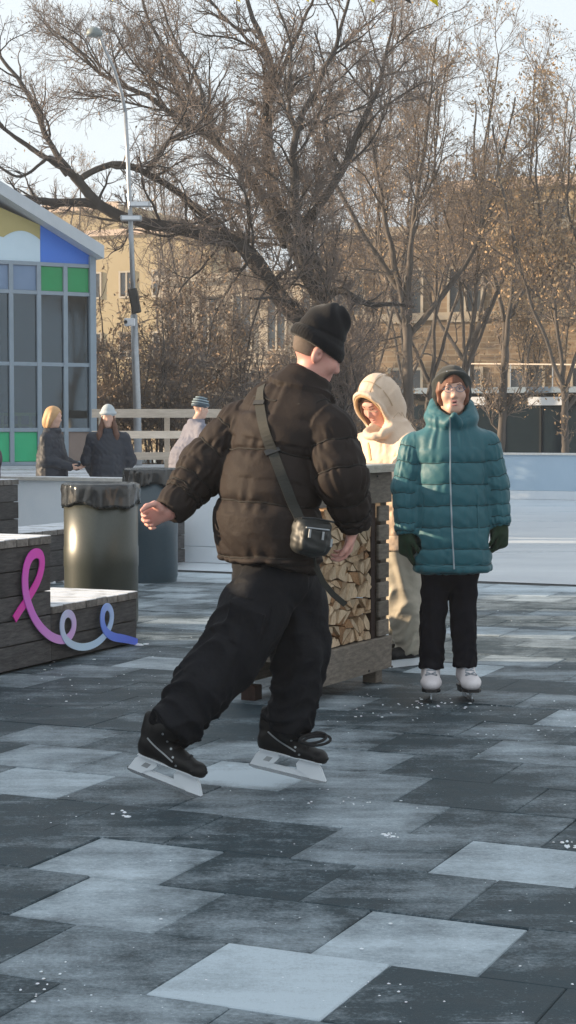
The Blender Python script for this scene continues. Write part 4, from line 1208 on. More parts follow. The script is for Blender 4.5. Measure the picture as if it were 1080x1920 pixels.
M_GLOVE = material('dark_green_knit', (.012, .028, .016), .9, (.020, .042, .024), 60, bump=.6, bscale=220, spec=.15, sheen=.1)
M_WHITELEATHER = material('white_boot_leather', (.72, .68, .69), .45, (.64, .60, .62), 14, bump=.1, bscale=60)
M_SOLE = material('black_sole', (.012, .012, .014), .4)
M_BEIGE = material('beige_quilted_nylon', (.62, .47, .35), .6, (.68, .53, .41), 6, .5, bump=.3, bscale=60, bump2=1.0, b2scale=13, sheen=.1)
M_BEIGEFLEECE = material('beige_lining', (.52, .34, .18), .9, (.58, .40, .22), 30, bump=.5, bscale=90)
M_KHAKI = material('khaki_cotton', (.34, .31, .25), .85, (.43, .39, .32), 8, bump=.2, bscale=200, bump2=.5, b2scale=9)
M_NAVY = material('dark_navy_nylon', (.012, .018, .032), .6, (.02, .028, .045), 8, bump=.3, bscale=20)
M_GREYCOAT = material('grey_mottled_coat', (.12, .12, .16), .8, (.22, .22, .27), 4, .6, bump=.2, bscale=30)
M_PALEKNIT = material('pale_grey_knit', (.40, .45, .48), .9, (.47, .52, .55), 20, bump=.5, bscale=90)
M_STRIPE1 = material('dark_stripe_knit', (.06, .085, .11), .9, bump=.4, bscale=90); M_STRIPE2 = material('pale_stripe_knit', (.30, .38, .42), .9, bump=.4, bscale=90)
M_PLUM = material('dark_plum_nylon', (.030, .010, .022), .5, (.045, .016, .032), 9, bump=.3, bscale=20)
M_STRAP = material('olive_webbing', (.020, .021, .018), .75, (.032, .032, .027), 60, bump=.4, bscale=300, stretch=(1, 1, 3))
M_BAG = material('black_bag_nylon', (.014, .016, .016), .5, (.022, .025, .025), 30, bump=.3, bscale=220)

def frame(fwd, up):
    f = unit(fwd); u = unit(np.asarray(up, float) - f * np.dot(f, up)); r = np.cross(f, u)
    return np.stack([r, f, u], 1)              # columns: right, forward, up

def add_head(F, c, R, s=1.0, k=.014):
    T_ = lambda x, y, z: c + R @ (V3(x, y, z) * s)
    F.ell(T_(0, -.012, .035), (.076 * s, .097 * s, .095 * s), R, k)
    F.ell(T_(0, .028, -.030), (.061 * s, .062 * s, .082 * s), R, .03 * s)
    F.cap(T_(-.018, .066, -.098), T_(.018, .066, -.098), .020 * s, None, .03 * s)
    F.cap(T_(-.045, -.005, -.075), T_(-.014, .058, -.102), .020 * s, .016 * s, .03 * s); F.cap(T_(.045, -.005, -.075), T_(.014, .058, -.102), .020 * s, .016 * s, .03 * s)
    for q in (-1, 1):
        F.ball(T_(q * .040, .062, -.022), .026 * s, .03 * s)
        F.ell(T_(q * .031, .097, .014), (.017 * s, .013 * s, .009 * s), R, .010 * s, True)
        F.ell(T_(q * .080, -.014, -.006), (.013 * s, .022 * s, .036 * s), R, .006 * s)
        F.ball(T_(q * .086, -.008, -.004), .008 * s, .006 * s, True)
        F.ball(T_(q * .011, .094, -.032), .009 * s, .009 * s)
    F.cap(T_(-.034, .078, .036), T_(.034, .078, .036), .014 * s, None, .02 * s)
    F.cap(T_(0, .086, .016), T_(0, .105, -.026), .0085 * s, .0125 * s, .014 * s)
    F.cap(T_(-.020, .083, -.058), T_(.020, .083, -.058), .009 * s, None, .012 * s)
    F.cap(T_(-.016, .085, -.074), T_(.016, .085, -.074), .009 * s, None, .012 * s)
    F.cap(T_(-.022, .096, -.066), T_(.022, .096, -.066), .0035 * s, None, .004 * s, True)
    return T_

def face_bits(T_, R, s, par, skin_eyes=True, brow=M_BROW, open_mouth=False):
    for q in (-1, 1):
        v, f = ball_mesh(T_(q * .031, .0755, .014), .0105 * s, 10); mesh_obj('eye', v, f, M_EYEW, par, smooth=True)
        v, f = ball_mesh(T_(q * .031, .0810, .013), .0060 * s, 8); mesh_obj('iris', v, f, M_IRIS, par, smooth=True)
        MB().tube([T_(q * .016, .083, .020), T_(q * .031, .0885, .0245), T_(q * .047, .080, .019)], [.003 * s, .0045 * s, .003 * s], 6).build('eyelid', M_EYELID, par, True)
        MB().tube([T_(q * .014, .0925, .034), T_(q * .031, .0945, .041), T_(q * .050, .080, .035)], [.0025 * s, .0030 * s, .0015 * s], 6).build('eyebrow', brow, par, True)
    up_, lo_ = (-.058, -.076) if not open_mouth else (-.057, -.079)
    MB().tube([T_(-.024, .082, -.066), T_(-.010, .0925, up_), T_(0, .0935, up_ - .002), T_(.010, .0925, up_), T_(.024, .082, -.066)], [.002 * s, .0045 * s, .004 * s, .0045 * s, .002 * s], 7).build('lip', M_LIPS, par, True)
    MB().tube([T_(-.022, .082, -.068), T_(-.010, .092, lo_), T_(.010, .092, lo_), T_(.022, .082, -.068)], [.002 * s, .005 * s, .005 * s, .002 * s], 7).build('lip', M_LIPS, par, True)
    if open_mouth:
        MB().prism([(-.013, -.067), (-.007, -.075), (.007, -.075), (.013, -.067), (.007, -.0615), (-.007, -.0615)], T_(0, 0, 0), R[:, 0] * s, R[:, 2] * s, -R[:, 1] * s, -.0935, -.080).build('mouth', M_MOUTH, par)

def ball_mesh(c, r, n=12, sc=(1, 1, 1), R=None):
    R = np.eye(3) if R is None else R
    vs, fs = [], []
    for i in range(n + 1):
        t = math.pi * i / n
        for j in range(2 * n):
            a = math.pi * j / n
            vs.append(np.asarray(c) + R @ (V3(math.sin(t) * math.cos(a) * sc[0], math.sin(t) * math.sin(a) * sc[1], math.cos(t) * sc[2]) * r))
    for i in range(n):
        for j in range(2 * n):
            j2 = (j + 1) % (2 * n)
            fs.append((i * 2 * n + j, (i + 1) * 2 * n + j, (i + 1) * 2 * n + j2, i * 2 * n + j2))
    return np.array(vs), np.array(fs)

def add_hand(F, w, d, n, th, curl, s=1.0, thumb_in=.35, rs=1.0):
    """wrist w, direction d to the knuckles, palm normal n, thumb side th; curl in radians per joint"""
    d = unit(d); th = unit(np.asarray(th, float) - d * np.dot(d, th)); nn = np.cross(d, th)
    n = nn if np.dot(nn, n) > 0 else -nn
    F.ecap(w, w + d * .075 * s, (.028 * s, .019 * s), (.040 * s, .0145 * s), th, n, .012)
    F.ball(w + d * .032 * s + th * .026 * s + n * .008 * s, .017 * s, .015)
    offs = (.031, .0105, -.0105, -.030); lens = (.070, .078, .072, .056)
    for i in range(4):
        p = w + d * (.082 - .004 * abs(i - 1)) * s + th * offs[i] * s
        a = 0.0; r = (.0092, .0095, .0090, .0080)[i] * s * rs
        pts, rr = [w + d * .055 * s + th * offs[i] * .9 * s, p], [r * 1.1, r * 1.08]
        for k_, fr in enumerate((.45, .30, .25)):
            a += curl[i] if np.ndim(curl) else curl * (1 + .08 * i)
            p = p + (d * math.cos(a) + n * math.sin(a)) * lens[i] * fr * s
            pts.append(p); rr.append(r * (1 - .09 * (k_ + 1)))
        F.chain(pts, rr, .004)
    p0 = w + d * .022 * s + th * .024 * s + n * .004 * s
    p1 = p0 + unit(d * .62 + th * .70 + n * .25) * .042 * s
    p2 = p1 + unit(d * .85 + th * (.45 - thumb_in) + n * .35) * .034 * s
    p3 = p2 + unit(d * .85 + th * (.15 - thumb_in) + n * .55) * .026 * s
    F.chain([p0, p1, p2, p3], [.016 * s, .0115 * s, .0102 * s, .0085 * s], .008)

def skin_of(F, name, mat, parent=None, origin=None, rl=1):
    v, f = F.mesh()
    if rl: v = relax(v, f, rl, .4)
    return mesh_obj(name, v, f, mat, parent, origin, smooth=True)

def cloth(F, name, mat, parent, fn=None, rl=2, rl2=1):
    v, f = F.mesh(); v = relax(v, f, rl, .5)
    if fn: v = fn(v, f)
    if rl2: v = relax(v, f, rl2, .3)
    return mesh_obj(name, v, f, mat, parent, smooth=True)

def bvh_of(*objs):
    vs, fs, n = [], [], 0
    for o in objs:
        base = loc_of(o)
        co = np.zeros(len(o.data.vertices) * 3); o.data.vertices.foreach_get('co', co); co = co.reshape(-1, 3) + base
        vs += co.tolist()
        fs += [tuple(i + n for i in p.vertices) for p in o.data.polygons]; n += len(co)
    return BVHTree.FromPolygons(vs, fs)

def drape(bvh, pts, dirs, lift=.004, back=.5):
    """push points along dirs onto the surface; returns positions and outward normals"""
    out, nn = [], []
    for p, d in zip(pts, dirs):
        d = Vector(tuple(unit(d))); p = Vector(tuple(p))
        hit = bvh.ray_cast(p - d * back, d, back * 2.5)
        if hit[0] is None: continue
        nrm = hit[1] if hit[1].dot(d) < 0 else -hit[1]
        out.append(np.array(hit[0] + nrm * lift)); nn.append(np.array(nrm))
    return np.array(out), np.array(nn)

def strip(bvh, pts, dirs, hw, th, lift=.003, sm=2):
    p, n = drape(bvh, pts, dirs, lift)
    for _ in range(sm):
        if len(p) > 2:
            p[1:-1] = p[1:-1] * .4 + (p[:-2] + p[2:]) * .3; n[1:-1] = n[1:-1] * .4 + (n[:-2] + n[2:]) * .3
    n = n / np.linalg.norm(n, axis=1, keepdims=True)
    t = np.gradient(p, axis=0); sd = np.cross(t, n); sd /= np.linalg.norm(sd, axis=1, keepdims=True) + 1e-9
    return MB().ribbon(p, sd, n, hw, th)

def along(pts, n):
    pts = np.asarray(pts, float); s = np.concatenate([[0], np.cumsum(np.linalg.norm(np.diff(pts, axis=0), axis=1))])
    x = np.linspace(0, s[-1], n)
    return np.stack([np.interp(x, s, pts[:, i]) for i in range(pts.shape[1])], 1)

def tip(F, pts, *a): pass

# ---------------- the man in black, stepping to the right on hockey skates
MY = 6.6
def m(px, py, dy=0.0): return P(px, py, MY + dy)
FW = unit(V3(.72, .69, 0)); LF = unit(V3(-.69, .72, 0))
man_loc = V3(m(470, 1490)[0], MY, 0)
hc = m(594, 664, .04); HR = frame((.88, .20, -.42), (.42, .02, .90))
wl, wr = m(319, 960, .03), m(661, 992, -.05)
F = Field((-.66, 6.02, .0), (.36, 7.05, 1.85), .0055)
TH = add_head(F, hc, HR, .93)
F.cap(m(565, 735, .03), m(586, 690, .04), .062, .056, .03)
spine = [m(505, 1060), m(512, 950), m(530, 850, .02), m(552, 765, .03)]
F.echain(list(zip(spine, [(.14, .10), (.14, .10), (.15, .10), (.12, .07)])), LF, FW, .03)
shL, shR = m(455, 790, .13), m(624, 792, -.10)
elL, elR = m(382, 878, .12), m(648, 902, -.14)
F.chain([shL, elL, wl], [.045, .040, .027], .03); F.chain([shR, elR, wr], [.045, .040, .027], .03)
add_hand(F, wl, V3(-.90, -.10, -.25), V3(.25, -.85, -.45), V3(-.35, -.35, .90), (.75, .85, .9, .95), 1.0, .35)
add_hand(F, wr, V3(-.22, .05, -.95), V3(-.80, .30, .15), V3(.25, -.95, .1), (.42, .5, .55, .6), .98, .2)
kN, aN = m(443, 1228, -.12), m(336, 1345, -.20)
kF, aF = m(566, 1215, .06), m(543, 1345, .05)
F.chain([m(498, 1080, -.07), kN, aN], [.08, .055, .03], .03); F.chain([m(545, 1080, .06), kF, aF], [.08, .055, .024], .03)
man = skin_of(F, 'person', M_SKIN_RED, None, man_loc)
tag(man, 'person in black puffer jacket and beanie stepping right on black ice skates', 'person')
# hair under the hat
G = Field(hc - .2, hc + .2, .005)
G.ell(TH(0, -.014, .034), (.0785 * .93, .0995 * .93, .098 * .93), HR, 0)
G.ell(TH(0, .10, .0), (.12, .090, .16), HR, .006, True)
G.box(TH(0, -.02, -.12), (.2, .2, .085), HR, .01, .006, True)
for q in (-1, 1): G.ell(TH(q * .085, -.010, -.01), (.03, .026, .04), HR, .004, True)
cloth(G, 'hair', M_HAIRB, man)
# jacket
J = Field((-.70, 6.10, .66), (.42, 7.15, 1.66), .0065)
jsp = [m(503, 1048), m(502, 985), m(508, 920), m(522, 850, .02), m(538, 790, .03), m(556, 752, .04)]
jr = [(.222, .175), (.230, .182), (.214, .170), (.205, .166), (.195, .150), (.150, .115)]
J.echain(list(zip(jsp, jr)), LF, FW, .02, endc=.03)
J.cap(m(500, 760, .08), m(560, 730, .03), .085, .09, .05); J.ell(m(541, 778, .02), (.225, .115, .10), np.stack([LF, FW, UP], 1), .06)
aL = [m(452, 800, .14), m(386, 876, .13), m(326, 950, .04)]; aLr = [.098, .100, .066]
aR = [m(620, 812, -.10), m(640, 895, -.15), m(664, 974, -.07)]; aRr = [.095, .096, .068]
J.chain(aL, aLr, .022); J.chain(aR, aRr, .022)
for a_ in (aL, aR):                                            # cuffs cut square
    d_ = unit(a_[2] - a_[1]); J.ell(a_[2] + d_ * .088, (.10, .10, .066), np.stack([unit(np.cross(d_, UP)), np.cross(unit(np.cross(d_, UP)), d_), d_], 1), .006, True)
# stand collar
cu = unit(m(586, 690, .04) - m(562, 742, .03))
J.torus(m(566, 738, .035), cu, .075, .026, .03); J.torus(m(572, 725, .036), cu, .072, .022, .012); J.torus(m(578, 711, .038), cu, .071, .019, .01)
J.cap(m(586, 700, .04), m(596, 668, .04), .052, .05, .004, True)
ln = lambda pts: np.concatenate([[0], np.cumsum([np.linalg.norm(pts[i + 1] - pts[i]) for i in range(len(pts) - 1)])])
tl = ln(jsp)[-1]; al = ln(aL)[-1]; ar_ = ln(aR)[-1]
jacket = cloth(J, 'jacket', M_NYLON, man, lambda v, f: quilt(v, f, [
    (jsp, [max(*q) for q in jr], [-.2, -.012, .014, .215, .385, .53, .76], .026),
    (aL, aLr, [-.3, .035, .135, .225, .29, .34, .36, .5], .015), (aR, aRr, [-.3, .05, .16, .26, .335, .36, .5], .015)], .0042, .0005))
seam_threads('seam', M_NYLONSEAM, jacket, .0036)
jb_ = bvh_of(jacket)
# trousers
Tz = Field((-.62, 6.05, .06), (.30, 7.05, 1.06), .0065)
lN = [m(502, 1088, -.045), m(477, 1142, -.10), m(446, 1212, -.13), m(386, 1281, -.17), m(333, 1350, -.20)]; lNr = [.105, .126, .120, .110, .100]
lF = [m(545, 1075, .06), m(558, 1145, .06), m(563, 1218, .05), m(556, 1288, .05), m(541, 1346, .05)]; lFr = [.104, .110, .107, .095, .096]
Tz.ecap(m(512, 1035), m(511, 1085), (.155, .12), (.165, .135), LF, FW, .02)
Tz.chain(lN, lNr, .025); Tz.chain(lF, lFr, .025)
Tz.torus(m(330, 1357, -.20), unit(lN[4] - lN[3]), .076, .026, .02); Tz.torus(m(543, 1352, .05), unit(lF[4] - lF[3]), .076, .022, .02)
for a_, e_ in ((lN, m(300, 1400, -.21)), (lF, m(538, 1400, .05))):
    d_ = unit(a_[4] - a_[3]); Tz.ell(a_[4] + d_ * .140, (.13, .13, .092), np.stack([unit(np.cross(d_, V3(0, 1, .1))), np.cross(unit(np.cross(d_, V3(0, 1, .1))), d_), d_], 1), .01, True)
Tz.box(m(452, 1180, -.215), (.075, .018, .095), frame((.2, 1, .1), (.35, 0, .93)), .012, .012)      # cargo pocket
trousers = cloth(Tz, 'trousers', M_CARGO, man, lambda v, f: folds(v, f, [(lN, lNr, ln(lN)[-1]), (lF, lFr, ln(lF)[-1])], .016))
tb_ = bvh_of(trousers)
for pl in ([(430, 1110), (470, 1122), (505, 1126)], [(512, 1135), (506, 1165), (490, 1205)]):
    pts = along([P(x, y, 6.4) for x, y in pl], 14)
    strip(tb_, pts, [p - V3(0, 0, CAM_H) for p in pts], .004, .003, .002).build('seam', M_CARGO, trousers)
# beanie
B = Field(hc - .24, hc + .27, .0055)
B.ell(TH(0, -.016, .055), (.080, .099, .088), HR, 0); B.ell(TH(0, -.022, .105), (.068, .082, .080), HR, .03)
B.ball(TH(.0, .018, .165), .042, .05); B.ball(TH(0, -.030, .160), .032, .05)
B.torus(TH(0, -.016, .030), HR[:, 2] + HR[:, 1] * .12, .078, .018, .012, HR[:, 1], 1.20); B.torus(TH(0, -.016, .052), HR[:, 2] + HR[:, 1] * .12, .077, .018, .012, HR[:, 1], 1.20)
B.box(TH(0, 0, -.075), (.2, .2, .085), frame(HR[:, 1] - HR[:, 2] * .12, HR[:, 2]), .005, .004, True)
def hatfold(v, f):
    n = normals(v, f); q = (v - hc) @ HR
    th = np.arctan2(q[:, 1], q[:, 0])
    top = np.clip((q[:, 2] - .09) / .07, 0, 1)
    return v + n * (.0012 * np.sin(th * 60) * (1 - top) + .006 * top * np.sin(th * 4 + 6 * q[:, 2] * 10) - .004 * np.exp(-((q[:, 2] - .082) / .006) ** 2))[:, None]
cloth(B, 'beanie', M_KNITBLK, man, hatfold, 2, 0)

def hockey_skate(heel, toe, upv, ankle, par, label=None):
    f_ = unit(toe - heel); u_ = unit(np.asarray(upv, float) - f_ * np.dot(f_, upv)); r_ = np.cross(f_, u_)
    Lb = np.linalg.norm(toe - heel); R_ = np.stack([r_, f_, u_], 1)
    q = lambda y, z, x=0.0: heel + f_ * y + u_ * z + r_ * x
    K = Field(np.minimum(heel, toe) - .22, np.maximum(heel, toe) + .28, .005)
    K.ecap(q(.055, .118), q(.165, .104), (.036, .040), (.042, .030), r_, u_, .02); K.ecap(q(.165, .104), q(.252, .098), (.042, .032), (.037, .027), r_, u_, .02)
    K.ell(q(.262, .098), (.037, .030, .029), R_, .02); K.ell(q(.048, .115), (.034, .034, .046), R_, .02)
    K.chain([q(.068, .135), q(.080, .19), ankle + u_ * .02], [.042, .043, .048], .03)
    K.ecap(q(.125, .145), q(.205, .115), (.030, .03), (.034, .022), r_, u_, .03)
    K.cap(q(.028, .17), q(.018, .225), .024, .018, .02)
    K.box(q(.14, .058), (.06, .20, .022), R_, .003, .004, True)
    boot = cloth(K, 'ice_skate', M_LEATHER, par, None, 2, 0)
    if label: boot['label'] = label
    # white holder in outline, with its window
    prof_out = [(.0, .012), (.012, .058), (.035, .078), (.110, .076), (.128, .050), (.175, .048), (.192, .072), (.255, .074), (.280, .060), (Lb, .012)]
    mb = MB()
    mb.prism([(.004, .014), (.020, .060), (.038, .0785), (.104, .077), (.108, .058), (.092, .036), (.076, .030), (.060, .014)], q(0, 0), f_, u_, -r_, -.013, .013)
    mb.prism([(.0605, .014), (.0765, .0295), (.0915, .0335), (.186, .0335), (.202, .030), (.240, .014)], q(0, 0), f_, u_, -r_, -.008, .008)
    mb.prism([(.241, .014), (.2025, .0305), (.1865, .034), (.178, .056), (.186, .073), (.258, .075), (.276, .060), (Lb - .004, .016)], q(0, 0), f_, u_, -r_, -.013, .013)
    mb.box(q(0, 0), r_, f_, u_, (-.035, .030, .0790), (.035, .275, .0835))
    mb.build('blade_holder', M_BLADEHOLD, boot)
    MB().prism([(.0, .005), (.02, .0), (Lb - .035, .0), (Lb - .004, .010), (Lb, .0165), (-.003, .0165)], q(0, 0), f_, u_, -r_, -.002, .002).build('blade', M_BLADE, boot)
    MB().prism([(.05, .0395), (.062, .058), (.085, .058), (.075, .0395)], q(0, 0), f_, u_, -r_, -.0138, -.0131).build('holder_window', M_STEEL, boot)
    bb = bvh_of(boot)
    for i in range(5):
        y, z = .110 + .022 * i, .205 - .026 * i
        pts = along([q(y, z, -.03), q(y + .012, z + .01, 0), q(y, z, .03)], 9)
        strip(bb, pts, [q(.07, .12) - p for p in pts], .004, .004, .001).build('lace', M_LACE, boot)
    pts = along([q(.05, .155), q(.10, .13), (q(.17, .108))], 12)
    for sd in (-1, 1):
        strip(bb, pts + r_ * sd * .1, [-r_ * sd for _ in pts], .0026, .002, .001).build('piping', M_STEEL, boot)
        for i in range(5):
            pe, ne = drape(bb, [q(.105 + .020 * i, .195 - .024 * i) + r_ * sd * .1], [-r_ * sd], .001)
            if len(pe): MB().tube([pe[0], pe[0] + ne[0] * .002], .0045, 8).build('eyelet', M_STEEL, boot)
    return boot, q
hN, tN = P(238, 1444, 6.47), P(378, 1507, 6.395)
hF, tF = P(466, 1437, 6.70), P(612, 1478, 6.655)
tN[2] = max(tN[2], .002); tF[2] = max(tF[2], .002)
bN, qN = hockey_skate(hN, tN, V3(.40, -.10, .9), m(326, 1376, -.20), man)
bF, qF = hockey_skate(hF, tF, V3(.27, .0, .95), m(541, 1376, .05), man)
# loose laces looping forward of the front skate
q0 = P(556, 1372, 6.60)
lp = []
for i in range(40):
    t = i / 39 * 4 * math.pi
    lp.append(q0 + V3(.055 + .055 * math.sin(t + .4) + .002 * i * .4, -.02 + .02 * math.cos(t), -.018 + .016 * math.sin(t * 1.03 + 1.6) - .0004 * i))
MB().tube([q0 + V3(-.02, .02, -.03)] + lp, .0055, 6).build('loose_lace', M_LACE, bF, True)
# cross-body bag
sp = [(492, 726), (487, 745), (489, 772), (497, 808), (508, 840), (520, 872), (535, 910), (548, 945), (560, 972)]
pts = along([P(x, y, 6.3) for x, y in sp], 34)
bagc = m(583, 1005, -.225)
bag = thing('shoulder_bag', 'small black cross body bag on an olive strap at the hip of the walking person', 'bag', bagc)
strip(jb_, pts, [p - V3(0, 0, CAM_H) for p in pts], .019, .004, .004, 3).build('strap', M_STRAP, bag)
for (x, y, w, hgt) in ((510, 848, .028, .012), (490, 756, .024, .009)):
    i = int(np.argmin([abs(p[2] - P(x, y, 6.3)[2]) for p in pts]))
    pp, nn_ = drape(jb_, [pts[i]], [pts[i] - V3(0, 0, CAM_H)], .006)
    if len(pp) == 0: continue
    R_ = frame(-nn_[0], pts[max(i - 2, 0)] - pts[min(i + 2, 33)])
    MB().box(pp[0], R_[:, 0], R_[:, 2], nn_[0], (-w, -hgt, -.002), (w, hgt, .006)).build('buckle', M_BLACKPLASTIC, bag)
BR = frame(V3(-.45, .86, .02), V3(.12, .05, .99))           # forward = into the picture
K = Field(bagc - .17, bagc + .17, .005)
K.box(bagc, (.072, .045, .066), BR, .034, 0); K.ell(bagc + BR @ V3(.0, -.01, -.02), (.076, .052, .055), BR, .02)
K.box(bagc + BR @ V3(-.012, -.045, -.012), (.052, .018, .044), BR, .014, .004)
bb_ = cloth(K, 'pouch', M_BAG, bag, lambda v, f: v + normals(v, f) * (.0022 * np.sin(v[:, 0:1] * 90 + v[:, 2:3] * 60) * np.sin(v[:, 2:3] * 110)), 3, 1)
MB().tube([bagc + BR @ V3(-.068, -.040, .062), bagc + BR @ V3(-.02, -.052, .066), bagc + BR @ V3(.065, -.040, .060)], .004, 6).build('zip', M_BLACKPLASTIC, bag)
MB().tube([bagc + BR @ V3(-.060, -.066, .030), bagc + BR @ V3(.036, -.066, .030)], .003, 6).build('zip', M_STEEL, bag)
for x, z in ((-.045, .025), (.01, .022), (.048, .0)):
    MB().box(bagc + BR @ V3(x, -.069, z), BR[:, 0], BR[:, 2], -BR[:, 1], (-.004, -.03, 0), (.004, 0, .004)).build('zip_pull', M_STEEL, bag)
MB().tube([bagc + BR @ V3(-.07, 0, .05), m(563, 976, -.20), m(560, 968, -.19)], .008, 6).build('strap_end', M_STRAP, bag)
tail = [m(592, 1062, -.16), m(606, 1092, -.14), m(625, 1115, -.12), m(648, 1134, -.10)]
MB().ribbon(along(tail, 10), V3(.75, 0, .66) * 1.0, V3(0, -1, 0), .011, .003).build('strap_tail', M_STRAP, bag)
MB().tube([bagc + BR @ V3(.02, 0, -.06), m(590, 1050, -.17), m(593, 1064, -.16)], .006, 6).build('strap_tail', M_STRAP, bag)

# ---------------- the person in teal, facing the camera on white figure skates
WY = 8.83; WS = FPX / WY
w0 = V3((842 - 540) / WS, WY, 0)
def w(px, py, dy=0.0): return P(px, py, WY + dy)
XR, YF = V3(-1, 0, 0), V3(0, -1, 0)
whc = w(848, 737, -.03); WR = frame((.03, -1, .10), (-.03, .10, 1))
F = Field(w0 + V3(-.40, -.30, .0), w0 + V3(.42, .25, 1.74), .006)
TW = add_head(F, whc, WR, .87)
F.cap(w(848, 800, .02), w(848, 760, .0), .052, .050, .03)
F.echain([(w(846, 1060), (.15, .10)), (w(846, 950), (.135, .095)), (w(846, 860), (.15, .10)), (w(846, 815), (.14, .085))], XR, YF, .03)
wA = [w(776, 838, .02), w(763, 915, .02), w(764, 992, -.01)]; wB = [w(912, 834, .02), w(927, 910, .02), w(936, 978, -.01)]
F.chain(wA, [.045, .038, .026], .03); F.chain(wB, [.045, .038, .026], .03)
for a_, q in ((wA, 1), (wB, -1)): add_hand(F, a_[2] + V3(0, -.006, -.010), V3(.03 * q, -.06, -1), V3(q, .15, 0), V3(.25 * q, -1, 0), .3, .62, .3, .9)
wl1 = [w(818, 1060), w(812, 1165, -.01), w(808, 1262, .02)]; wl2 = [w(868, 1060), w(869, 1165, -.01), w(872, 1262, .02)]
F.chain(wl1, [.055, .04, .026], .02); F.chain(wl2, [.055, .04, .026], .02)
woman = skin_of(F, 'person', M_SKIN_W, None, w0)
tag(woman, 'person with glasses in long teal quilted coat and dark green gloves facing the camera', 'person')
face_bits(TW, WR, .87, woman, open_mouth=True)
# glasses
g_ = []
for q in (-1, 1):
    ring = [TW(q * .033 + .024 * math.cos(a), .104 - .010 * abs(math.cos(a)) * (1 if q * math.cos(a) > 0 else .2), .012 + .019 * math.sin(a)) for a in np.linspace(0, 2 * math.pi, 19)]
    MB().tube(ring, .0016, 5, False).build('glasses_rim', M_GLASSRIM, woman)
    MB().add(ring[:-1], [tuple(range(18))]).build('lens', glass_material('spectacle_lens', (.90, .92, .95), .02) if q < 0 else bpy.data.materials['spectacle_lens'], woman)
    MB().tube([TW(q * .056, .095, .016), TW(q * .074, .04, .014), TW(q * .080, -.01, .012)], .0015, 5).build('glasses_arm', M_GLASSRIM, woman)
MB().tube([TW(-.010, .106, .016), TW(0, .109, .019), TW(.010, .106, .016)], .0016, 5).build('glasses_bridge', M_GLASSRIM, woman)
# hair: short auburn fringe and sides
G = Field(whc - .18, whc + .18, .005)
G.ell(TW(0, -.014, .030), (.077, .094, .094), WR, 0)
for i in range(9):
    a = (i - 4) / 4
    G.cap(TW(a * .060, .070 - abs(a) * .030, .085), TW(a * .068 + .008, .094 - abs(a) * .045, .036 + .007 * math.sin(i * 2.3) - .022 * abs(a)), .019, .012, .008)
for q in (-1, 1):
    G.chain([TW(q * .070, .03, .06), TW(q * .080, .026, .01), TW(q * .078, .020, -.045), TW(q * .066, .024, -.070)], [.017, .014, .011, .007], .010)
    G.chain([TW(q * .074, -.02, .04), TW(q * .084, -.02, -.03), TW(q * .070, -.03, -.07)], [.016, .014, .009], .012)
G.ell(TW(0, .085, -.025), (.060, .06, .062), WR, .006, True)
cloth(G, 'hair', M_HAIRR, woman, None, 1, 0)
# hat
B = Field(whc - .2, whc + .22, .0055)
B.ell(TW(0, -.020, .050), (.090, .103, .100), WR, 0)
B.torus(TW(0, -.018, .060), WR[:, 2] - WR[:, 1] * .42, .083, .016, .012, WR[:, 1], 1.12)
for q in (-1, 1): B.chain([TW(q * .084, -.012, .05), TW(q * .090, -.020, -.01), TW(q * .083, -.02, -.055)], [.022, .018, .013], .02)
B.ell(TW(0, .125, -.065), (.088, .115, .145), WR, .008, True); B.ell(TW(0, .0, -.02), (.074, .088, .10), WR, .0, True)
cloth(B, 'hat', M_KNITGREY, woman, None, 2, 0)
MB().box(TW(.036, .083, .108), WR[:, 0], WR[:, 2], WR[:, 1], (-.004, -.008, -.004), (.004, .008, .002)).build('hat_tab', M_BLADEHOLD, woman)
# coat
J = Field(w0 + V3(-.42, -.32, .58), w0 + V3(.44, .28, 1.52), .0058)
csp = [w(848, 1068), w(848, 1000), w(847, 930), w(847, 880), w(846, 835), w(846, 800)]
cr = [(.200, .150), (.196, .152), (.180, .146), (.172, .142), (.178, .128), (.12, .10)]
J.echain(list(zip(csp, cr)), XR, YF, .02, endc=.02)
J.ell(w(845, 822, .01), (.208, .092, .062), np.stack([XR, YF, UP], 1), .04)
cA = [w(776, 838, .02), w(763, 915, .02), w(764, 992, -.01)]; cAr = [.072, .075, .062]
cB = [w(912, 834, .02), w(927, 910, .02), w(936, 978, -.01)]; cBr = [.072, .072, .058]
J.chain(cA, cAr, .022); J.chain(cB, cBr, .022)
for a_ in (cA, cB):
    d_ = unit(a_[2] - a_[1]); J.ell(a_[2] + d_ * .085, (.09, .09, .062), np.stack([XR, YF, d_], 1), .005, True)
J.ell(w(848, 1096), (.185, .135, .055), np.stack([XR, YF, UP], 1), .01, True)
# hood lying round the neck
J.torus(w(846, 783, .01), V3(0, -.30, 1), .096, .034, .02, V3(1, 0, 0), 1.06); J.torus(w(847, 770, .02), V3(.03, -.36, 1), .088, .030, .012, V3(1, 0, 0), 1.05); J.torus(w(847, 757, .05), V3(.03, -.50, 1), .084, .022, .02, V3(1, 0, 0), 1.03)
J.cap(w(848, 792, -.02), w(850, 690, -.06), .058, .085, .012, True)
J.cap(w(838, 795, -.11), w(851, 778, -.135), .016, .012, .02); J.cap(w(862, 795, -.11), w(853, 778, -.135), .016, .012, .02)
ctl = ln(csp)[-1]
Z = lambda py: (1068 - py) / WS
coat = cloth(J, 'coat', M_TEAL, woman, lambda v, f: quilt(v, f, [
    (csp, [max(*q) for q in cr], [-.2, Z(1068) - .012, Z(1056), Z(1026), Z(986), Z(946), Z(906), Z(866), Z(828), .9], .0125),
    (cA, cAr, [-.3, .0, .08, .16, .24, .315, .39, .43, .6], .0095), (cB, cBr, [-.3, .0, .08, .16, .24, .31, .37, .41, .6], .0085)], .0030, .0003))
